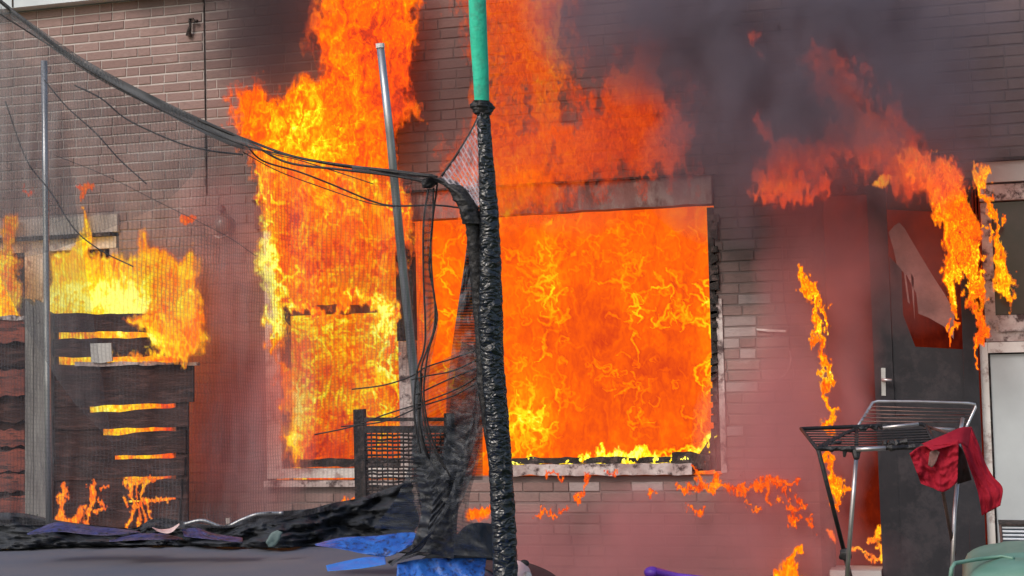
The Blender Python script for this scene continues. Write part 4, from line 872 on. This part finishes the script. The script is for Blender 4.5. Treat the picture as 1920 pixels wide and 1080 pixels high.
# burning room seen through the wide window
F('orange sheet of fire filling the wide window from sill to lintel', [([(735, 370), (1400, 350), (1400, 900), (735, 900)], 1, 1.0)], mat='room_fire', hard=True, d0=-.36, thick=.10, base=.40, amp=.24, grain=30, stretch=2.4, curl=.9, warp=16, step=1.6, seed=5, curls=((1000, 480, 90, 70, 46, 54, 1.9, .20), (1035, 540, 20, 60, 12, 60, 2.4, .36), (1045, 660, 16, 110, 22, 50, 2.0, .24), (970, 680, 60, 150, 44, 50, 1.8, .18), (985, 810, 50, 60, 40, 60, 2.2, .26), (1180, 550, 16, 90, 22, 54, 2.1, .30), (1270, 575, 55, 36, 30, 54, 2.1, .34), (1336, 640, 6, 110, 18, 60, 2.4, .45), (1318, 780, 18, 80, 24, 46, 1.8, .26), (1180, 700, 70, 30, 36, 34, 1.6, .24), (1200, 790, 8, 60, 16, 44, 1.7, .28), (1180, 460, 140, 40, 56, 46, 1.6, .15), (1130, 560, 190, 170, 50, 34, 1.4, .10), (1290, 852, 60, 12, 26, 44, 2.2, .42), (850, 620, 60, 240, 90, 50, 1.9, .24)), fil=.0, filblobs=((1130, 780, 90, 60, -1), (1120, 640, 50, 60, -.6), (1250, 700, 50, 50, -.8), (1300, 450, 60, 60, -.6), (1030, 540, 40, 80, .5), (1180, 560, 40, 80, .5), (1265, 580, 50, 50, .6), (1320, 640, 25, 150, .6), (980, 800, 70, 100, .3), (1200, 740, 18, 90, .8)),
  blobs=((985, 790, 65, 80, .24), (960, 600, 50, 160, .06), (1030, 540, 25, 60, .12), (1180, 560, 30, 60, .06), (1325, 620, 18, 110, .14), (1120, 640, 60, 80, -.08), (1260, 700, 60, 60, -.09), (1130, 780, 90, 60, -.04), (850, 600, 60, 250, .06), (1050, 440, 150, 40, .06)))
F('bright yellow fire filling the narrow white framed window', [([(500, 380), (765, 380), (765, 900), (500, 900)], 1, 1.0)], mat='room_fire', hard=True, d0=-.32, thick=.10, base=.50, amp=.5, grain=22, stretch=1.2, curl=.7, warp=18, step=2.0, seed=9, curls=((556, 780, 20, 80, 34, 60, 2.8, .36), (640, 660, 120, 80, 110, 46, 1.8, .26), (640, 790, 120, 50, 80, 44, 1.8, .28), (722, 650, 14, 80, 16, 70, 3, .42), (630, 600, 110, 25, 40, 50, 2, .3)),
  blobs=((550, 800, 22, 70, .4), (720, 650, 25, 90, .25), (640, 610, 110, 40, .12), (600, 740, 60, 30, .15), (600, 840, 70, 30, -.3), (640, 790, 60, 20, -.2)))
# low flames along the sill
F('low yellow flames licking along the sill of the wide window', strokes=[[(945, 868, 9), (985, 864, 13), (1010, 868, 6)], [(1055, 868, 7), (1100, 862, 12), (1150, 858, 15), (1210, 856, 16), (1240, 862, 12), (1290, 862, 14), (1330, 835, 14), (1338, 815, 7)], [(1125, 858, 10), (1128, 835, 5)], [(1205, 855, 12), (1208, 840, 8)]],
  d0=-.02, thick=.06, base=.88, amp=.45, warp=7, grain=12, stretch=1.6, step=1.8, seed=3)
# the great column
colA = [(535, 870), (520, 760), (512, 640), (498, 600), (492, 540), (482, 480), (474, 380), (470, 330), (452, 285), (432, 240), (424, 165), (450, 142), (485, 140), (515, 165), (560, 150), (585, 118), (568, 70), (578, 10), (590, -60), (800, -60), (788, 30), (790, 100), (775, 160), (792, 215), (760, 245), (742, 300), (760, 350), (800, 410), (790, 470), (735, 520), (640, 545), (560, 560), (545, 640), (552, 740), (565, 860)]
F('tall orange flame column roaring out of the left window up the wall', [(colA, 42, 1.0)], strokes=[[(545, 572, 20), (600, 585, 16), (640, 570, 12)], [(640, 560, 14), (700, 555, 20)], [(700, 560, 26), (722, 600, 16), (738, 660, 9)], [(505, 600, 22), (515, 630, 14), (512, 660, 7)]], d0=.05, thick=.42, base=.45, amp=.60, warp=16, grain=22, stretch=3.3, step=2.0, seed=2, rag=.72, curls=((496, 500, 13, 120, 34, 90, 3.2, .38), (520, 600, 20, 30, 16, 60, 3, .4), (620, 480, 120, 70, 90, 54, 2.0, .22), (600, 300, 100, 60, 50, 80, 2.2, .18), (640, 160, 120, 120, 70, 70, 2.0, .14), (640, 556, 110, 16, 50, 60, 2.4, .34), (770, 460, 22, 120, 30, 60, 2.3, .3), (600, 380, 110, 40, 50, 56, 2, .2), (722, 590, 10, 40, 14, 70, 3.4, .45)),
  blobs=((495, 520, 22, 110, .38), (500, 480, 26, 130, .16), (590, 250, 70, 60, .20), (620, 700, 120, 200, .08), (530, 600, 30, 30, .25), (550, 820, 20, 60, .3), (600, 60, 80, 80, -.05), (700, 60, 70, 120, -.14), (745, 180, 50, 90, -.2), (460, 190, 50, 60, -.1), (620, 480, 90, 50, -.12), (560, 400, 60, 60, -.05), (720, 590, 25, 40, .35)),
  holes=(([(690, 60), (720, 50), (730, 150), (700, 170)], 30, .75),))
F('thin orange flame sheet climbing the bricks above the wide window', [([(790, 430), (800, 330), (830, 260), (865, 215), (885, 120), (840, 60), (825, -80), (1110, -60), (1100, 60), (1112, 110), (1080, 200), (1090, 260), (1060, 330), (1010, 400), (930, 425)], 90, .85)], mat='thin_fire', d0=.08, thick=.22, base=.36, amp=.45, warp=24, grain=18, stretch=6.5, step=2.4, seed=13, rag=1.15, soft=.35,
  blobs=((950, 330, 60, 60, .10), (1040, 80, 50, 90, .16), (930, 250, 40, 60, -.02)), holes=(([(920, 180), (1010, 160), (1020, 255), (950, 270)], 40, .7), ([(840, 120), (890, 110), (880, 190), (830, 210)], 30, .8)))
F('red transparent flames rising right of the flame sheet into dark smoke', [([(970, 420), (990, 260), (1060, 170), (1120, 120), (1170, 40), (1220, 0), (1270, 110), (1315, 190), (1330, 280), (1310, 350), (1180, 360), (1080, 400)], 85, .9)], mat='thin_fire', d0=.10, thick=.25, base=.26, amp=.30, warp=30, grain=18, stretch=7, step=2.4, seed=17, rag=1.25, soft=.6, blobs=((1170, 140, 40, 60, .12), (1060, 300, 60, 60, .08)))
F('curtain of small orange flames over the front of the scorched lintel', [([(920, 425), (925, 290), (1000, 300), (1060, 330), (1100, 380), (1060, 410)], 45, .9)], mat='thin_fire', d0=.07, thick=.10, base=.42, amp=.5, warp=14, grain=20, stretch=3.4, step=2.6, seed=19, rag=.9)
# doorway
F('broad red flame leaning left above the burnt door inside the smoke', strokes=[[(1548, 95, 34), (1575, 170, 60), (1610, 240, 72), (1660, 290, 70), (1720, 310, 60), (1770, 345, 42)], [(1560, 290, 80), (1480, 300, 70), (1440, 240, 34)], [(1660, 210, 44), (1700, 270, 50)], [(1425, 345, 24), (1475, 350, 38), (1520, 356, 26)], [(1400, 60, 20), (1415, 75, 24)]], mat='smoky_fire', d0=.34, thick=.34, base=.20, amp=.30, warp=30, grain=28, stretch=2.1, step=2.8, seed=23, rag=1.0, soft=1.0,
  blobs=((1735, 320, 50, 40, .25), (1620, 240, 50, 60, .10), (1460, 350, 50, 16, .12), (1560, 150, 40, 60, .05)))
F('bright flame cascade running down the right side of the burnt door', strokes=[[(1690, 290, 16), (1735, 310, 30), (1765, 345, 36), (1775, 390, 30), (1786, 430, 24), (1785, 500, 17), (1788, 560, 11), (1790, 592, 5)], [(1770, 320, 26), (1800, 360, 26), (1815, 420, 22), (1822, 490, 20), (1830, 560, 15), (1835, 620, 10), (1832, 680, 4)], [(1785, 480, 14), (1810, 510, 18), (1826, 540, 10)], [(1780, 610, 6), (1786, 628, 8), (1788, 642, 3)], [(1832, 590, 9), (1846, 600, 9), (1850, 630, 8), (1838, 636, 5)]],
  d0=.36, thick=.14, base=.46, amp=.7, warp=13, grain=13, stretch=3.2, step=1.6, seed=29, rag=.8, mat='edge_fire', fil=.25, filg=14, blobs=((1785, 560, 18, 50, .25), (1825, 520, 20, 50, .15), (1740, 320, 50, 30, -.12)))
F('ragged yellow flame hanging beside the right-hand window post', strokes=[[(1836, 312, 9), (1840, 340, 11), (1848, 365, 6), (1856, 385, 7), (1862, 410, 5)], [(1866, 400, 5), (1868, 430, 6), (1873, 470, 8), (1880, 505, 14), (1882, 535, 20), (1888, 562, 14)], [(1842, 345, 9), (1838, 322, 10)], [(1850, 425, 3), (1858, 450, 4)], [(1884, 420, 3), (1888, 396, 4)]],
  d0=.32, thick=.12, base=.56, amp=.66, warp=10, grain=12, stretch=2.0, step=1.5, seed=31, rag=.45, mat='edge_fire', fil=.25, filg=12, blobs=((1882, 540, 18, 26, .2),))
F('narrow flame running down the left edge of the doorway', strokes=[[(1500, 508, 10), (1512, 530, 10), (1524, 562, 7), (1530, 600, 8), (1537, 630, 9), (1543, 660, 8), (1545, 690, 10), (1552, 706, 13), (1548, 730, 8), (1552, 760, 8), (1562, 772, 10), (1553, 800, 10), (1558, 815, 9)], [(1525, 560, 6), (1550, 575, 7), (1552, 610, 4)], [(1520, 620, 4), (1527, 645, 3)], [(1553, 850, 7), (1556, 880, 9), (1566, 912, 15), (1568, 940, 11), (1566, 962, 4)], [(1566, 915, 10), (1590, 920, 6)]],
  d0=.32, thick=.10, base=.54, amp=.75, warp=10, grain=10, stretch=3.2, step=1.5, seed=37, rag=.85, mat='edge_fire', fil=.25, filg=12, blobs=((1552, 705, 14, 20, .2), (1566, 920, 14, 20, .15)))
F('small flame flickering on the top edge of the burnt door', strokes=[[(1640, 346, 6), (1655, 340, 8), (1657, 330, 4)], [(1660, 344, 6), (1668, 336, 6)]], d0=.12, thick=.05, base=.65, amp=.4, warp=4, grain=9, step=1.6, seed=41, rag=.3)
F('small flames on the floor inside the doorway left of the door', strokes=[[(1652, 990, 5), (1648, 1000, 8), (1640, 1010, 9), (1625, 1015, 5)], [(1600, 1030, 5), (1607, 1036, 4)], [(1620, 1045, 4), (1652, 1048, 5)], [(1650, 1025, 6), (1654, 1045, 4)], [(1610, 1040, 3), (1630, 1036, 3)]], d0=-.03, thick=.05, base=.6, amp=.6, warp=6, grain=10, step=1.6, seed=43, rag=.6, mat='ember_fire')
F('dim red fire deep inside the room behind the half open door', [([(1490, 330), (1850, 330), (1850, 1100), (1490, 1100)], 1, 1.0)], mat='inner_glow', hard=True, d0=-1.3, thick=.15, base=.06, amp=.22, grain=46, stretch=1.4, step=5, seed=45, blobs=((1610, 950, 60, 140, .08),))
F('tiny flame low on the doorway edge behind the airer leg', strokes=[[(1558, 998, 5), (1564, 1014, 4)]], d0=.1, thick=.05, base=.5, amp=.5, warp=5, grain=9, step=1.6, seed=46, mat='ember_fire')
# below the window and on the ground
grpB = 'small flames creeping over the bricks below the wide window'
for lab, st, sd_ in (('line of flames along the brick ledge below the right end of the sill', [[(1275, 918, 6), (1300, 914, 9), (1340, 914, 8), (1390, 914, 8), (1425, 912, 8)], [(1310, 912, 10), (1312, 885, 7), (1300, 872, 4)], [(1342, 908, 8), (1348, 885, 5)], [(1424, 908, 10), (1440, 905, 8), (1480, 903, 6), (1495, 905, 3)], [(1440, 915, 10), (1442, 940, 5)]], 51),
                     ('stepped little flames below the ledge near the doorway', [[(1470, 915, 5), (1485, 935, 4)], [(1476, 952, 7), (1510, 948, 6)], [(1480, 975, 6), (1505, 972, 6)], [(1492, 955, 4), (1495, 970, 4)], [(1520, 978, 4), (1521, 990, 3)], [(1462, 938, 4), (1461, 944, 3)]], 52),
                     ('flame dripping from the sill just right of the black pole', [[(1030, 890, 5), (1060, 889, 5)], [(1095, 893, 9), (1098, 905, 7), (1088, 920, 5), (1084, 935, 3)], [(1140, 889, 3), (1155, 889, 3)]], 53),
                     ('faint curling flames on the bricks lowest beside the black pole', [[(1000, 965, 4), (1020, 955, 5), (1045, 970, 4)], [(1050, 960, 4), (1065, 952, 4)]], 54),
                     ('single tiny flame under the middle of the sill', [[(1212, 925, 5), (1222, 920, 5)]], 55), ('tiny flame on the bricks under the flaming ledge', [[(1298, 957, 6), (1318, 955, 6), (1305, 965, 4)]], 56),
                     ('short flat flame on the bricks below the right window corner', [[(1408, 951, 3), (1422, 951, 3)]], 57)):
    F(lab, strokes=st, d0=.28, thick=.05, base=.38, amp=.75, warp=9, grain=10, stretch=1.4, step=1.6, seed=sd_, rag=.75, group=grpB, mat='faint_fire')
F('orange flame burning on the ground at the bottom edge left of the doorway', strokes=[[(1480, 1100, 36), (1478, 1065, 20), (1480, 1045, 8), (1500, 1030, 4)], [(1460, 1090, 20), (1455, 1070, 8)], [(1495, 1080, 16), (1498, 1066, 6)]], d0=.3, thick=.14, base=.55, amp=.6, warp=8, grain=14, stretch=1.8, step=1.8, seed=61)
# left: behind and above the fence
fp = [(90, 620), (90, 490), (125, 462), (170, 475), (215, 468), (258, 470), (264, 425), (280, 428), (296, 470), (330, 488), (372, 465), (380, 520), (388, 600), (382, 650), (350, 676), (300, 684), (230, 684), (110, 684), (95, 660)]
F('yellow flames rising from behind the fence over the left window', [(fp, 24, 1.0)], strokes=[[(150, 480, 18), (155, 420, 8), (158, 385, 4)]], d0=.12, thick=.34, base=.76, amp=.5, warp=14, grain=22, stretch=2.4, step=2.4, seed=67, rag=.4, blobs=((200, 560, 110, 40, .22), (340, 560, 50, 90, -.18), (280, 450, 60, 30, -.2), (230, 600, 40, 40, .2)))
F('flame curling round the right end of the fence top', [([(225, 600), (300, 560), (370, 540), (389, 590), (386, 650), (350, 678), (250, 680), (205, 672), (290, 645)], 22, .95)], d0=.60, thick=.14, base=.66, amp=.55, warp=11, grain=18, stretch=1.8, step=2.2, seed=71, rag=.55, blobs=((275, 640, 30, 20, .3),))
F('fire burning behind the fence planks and glowing through their slots', [([(98, 600), (330, 600), (335, 690), (325, 760), (325, 900), (335, 945), (245, 955), (232, 900), (205, 860), (185, 815), (160, 770), (118, 690), (100, 640)], 10, 1.0)], d0=.36, thick=.10, base=.70, amp=.6, warp=5, grain=12, step=2.4, seed=73, rag=.4, blobs=((335, 830, 40, 150, -.5), (200, 760, 60, 30, .15)))
F('flame standing in the gap at the far left edge of the fence', [([(-60, 605), (-60, 480), (-5, 460), (5, 410), (20, 392), (40, 400), (36, 430), (24, 460), (40, 500), (46, 560), (44, 602)], 18, 1.0)], d0=.14, thick=.2, base=.74, amp=.55, warp=8, grain=16, stretch=2.2, step=2.2, seed=79, blobs=((20, 420, 20, 40, -.15),))
grpW = 'loose wisps of flame above the left window'
for lab, st, sd_ in (('loose orange wisp above the lintel of the left window', [[(140, 352, 5), (160, 348, 9), (178, 352, 5)], [(158, 352, 7), (156, 375, 4)]], 81), ('single wisp of flame on the bricks left of the wall lamp', [[(342, 412, 6), (358, 408, 9), (370, 402, 5)]], 82), ('tiny wisp left of the thin pole above the pale lintel', [[(44, 352, 4), (54, 358, 5)]], 83)):
    F(lab, strokes=st, d0=.2, thick=.06, base=.4, amp=.5, warp=6, grain=11, step=1.8, seed=sd_, rag=.9, group=grpW, mat='faint_fire')
F('tangled little flames at the foot of the fence near its post', strokes=[[(120, 940, 5), (118, 910, 4), (112, 975, 7)], [(112, 975, 8), (130, 985, 9), (148, 970, 10), (155, 955, 6)], [(160, 985, 5), (172, 950, 5), (168, 920, 6), (178, 905, 5)], [(180, 965, 4), (196, 950, 4), (186, 930, 3)], [(190, 918, 3), (198, 912, 3)], [(112, 935, 6), (124, 933, 6)]], d0=FD + .05, thick=.05, base=.55, amp=.6, warp=6, grain=10, step=1.6, seed=85, rag=1.0, mat='ember_fire')
F('flames climbing between the lowest fence planks', strokes=[[(240, 905, 6), (262, 902, 6), (285, 899, 5), (300, 896, 2)], [(244, 905, 3), (250, 940, 3), (240, 988, 4)], [(258, 905, 3), (256, 950, 3), (262, 985, 4)], [(270, 903, 3), (266, 945, 3), (274, 978, 3)], [(250, 946, 4), (285, 940, 5), (318, 936, 3)], [(278, 940, 3), (284, 975, 3)], [(240, 950, 3), (234, 930, 3)]], d0=FD + .05, thick=.05, base=.6, amp=.5, warp=5, grain=10, step=1.6, seed=87, rag=.95, mat='ember_fire')
grpH = 'small fires on the heaped netting'
for lab, st, sd_ in (('small flame on the bank behind the chair post', [[(648, 938, 8), (660, 936, 7)]], 91), ('burning hole in the heaped netting left of the chair', [[(645, 970, 4), (660, 965, 4), (672, 955, 5), (668, 964, 4)]], 92), ('orange glow of fire behind the gathered net at the black pole', [[(880, 970, 12), (900, 960, 14), (915, 955, 10)]], 93)):
    F(lab, strokes=st, d0=2.2, thick=.05, base=.45, amp=.5, warp=5, grain=12, step=1.6, seed=sd_, rag=.5, group=grpH, mat='ember_fire')

# ================================================================== SMOKE
smoke('thick dark smoke rolling up the wall over the right half of the house',
      [(1230, 0, .60, .9, .45, .7, 4.6), (1460, 60, .65, 1.05, .5, .9, 4.2), (1640, 80, .65, .8, .5, .8, 3.0), (1400, 290, .6, .7, .4, .6, 2.8), (1690, 250, .6, .7, .4, .5, 2.2), (1540, 330, .55, .8, .35, .6, 1.6), (1870, 80, .6, 1.1, .45, 1.0, .7)],
      (.355, .315, .385), 2.3, absorb=None, contrast=(.40, .60))
smoke('patch of dark smoke against the wall beside the flame column', [(540, 10, .2, .65, .25, .7, 4.2), (460, 130, .15, .5, .2, .4, 1.8), (830, 160, .14, .35, .12, .8, 2.0)], (.24, .18, .2), 2.2)
smoke('thin pinkish smoke hugging the doorway and the bricks around the wide window', [(1540, 540, .15, .46, .17, 1.1, 6.5), (1475, 850, .14, .62, .16, .95, 8.0), (1200, 1050, .13, 1.8, .14, .5, 6.5), (1730, 460, .15, .42, .17, .6, 1.4), (440, 760, .13, .65, .14, 1.1, 5.5), (420, 470, .12, .5, .13, .7, 3.0), (1000, 300, .05, 1.0, .055, .6, 3.5)], (.98, .54, .57), 1.3, contrast=(.2, .8), voxel=.05, step=.6)
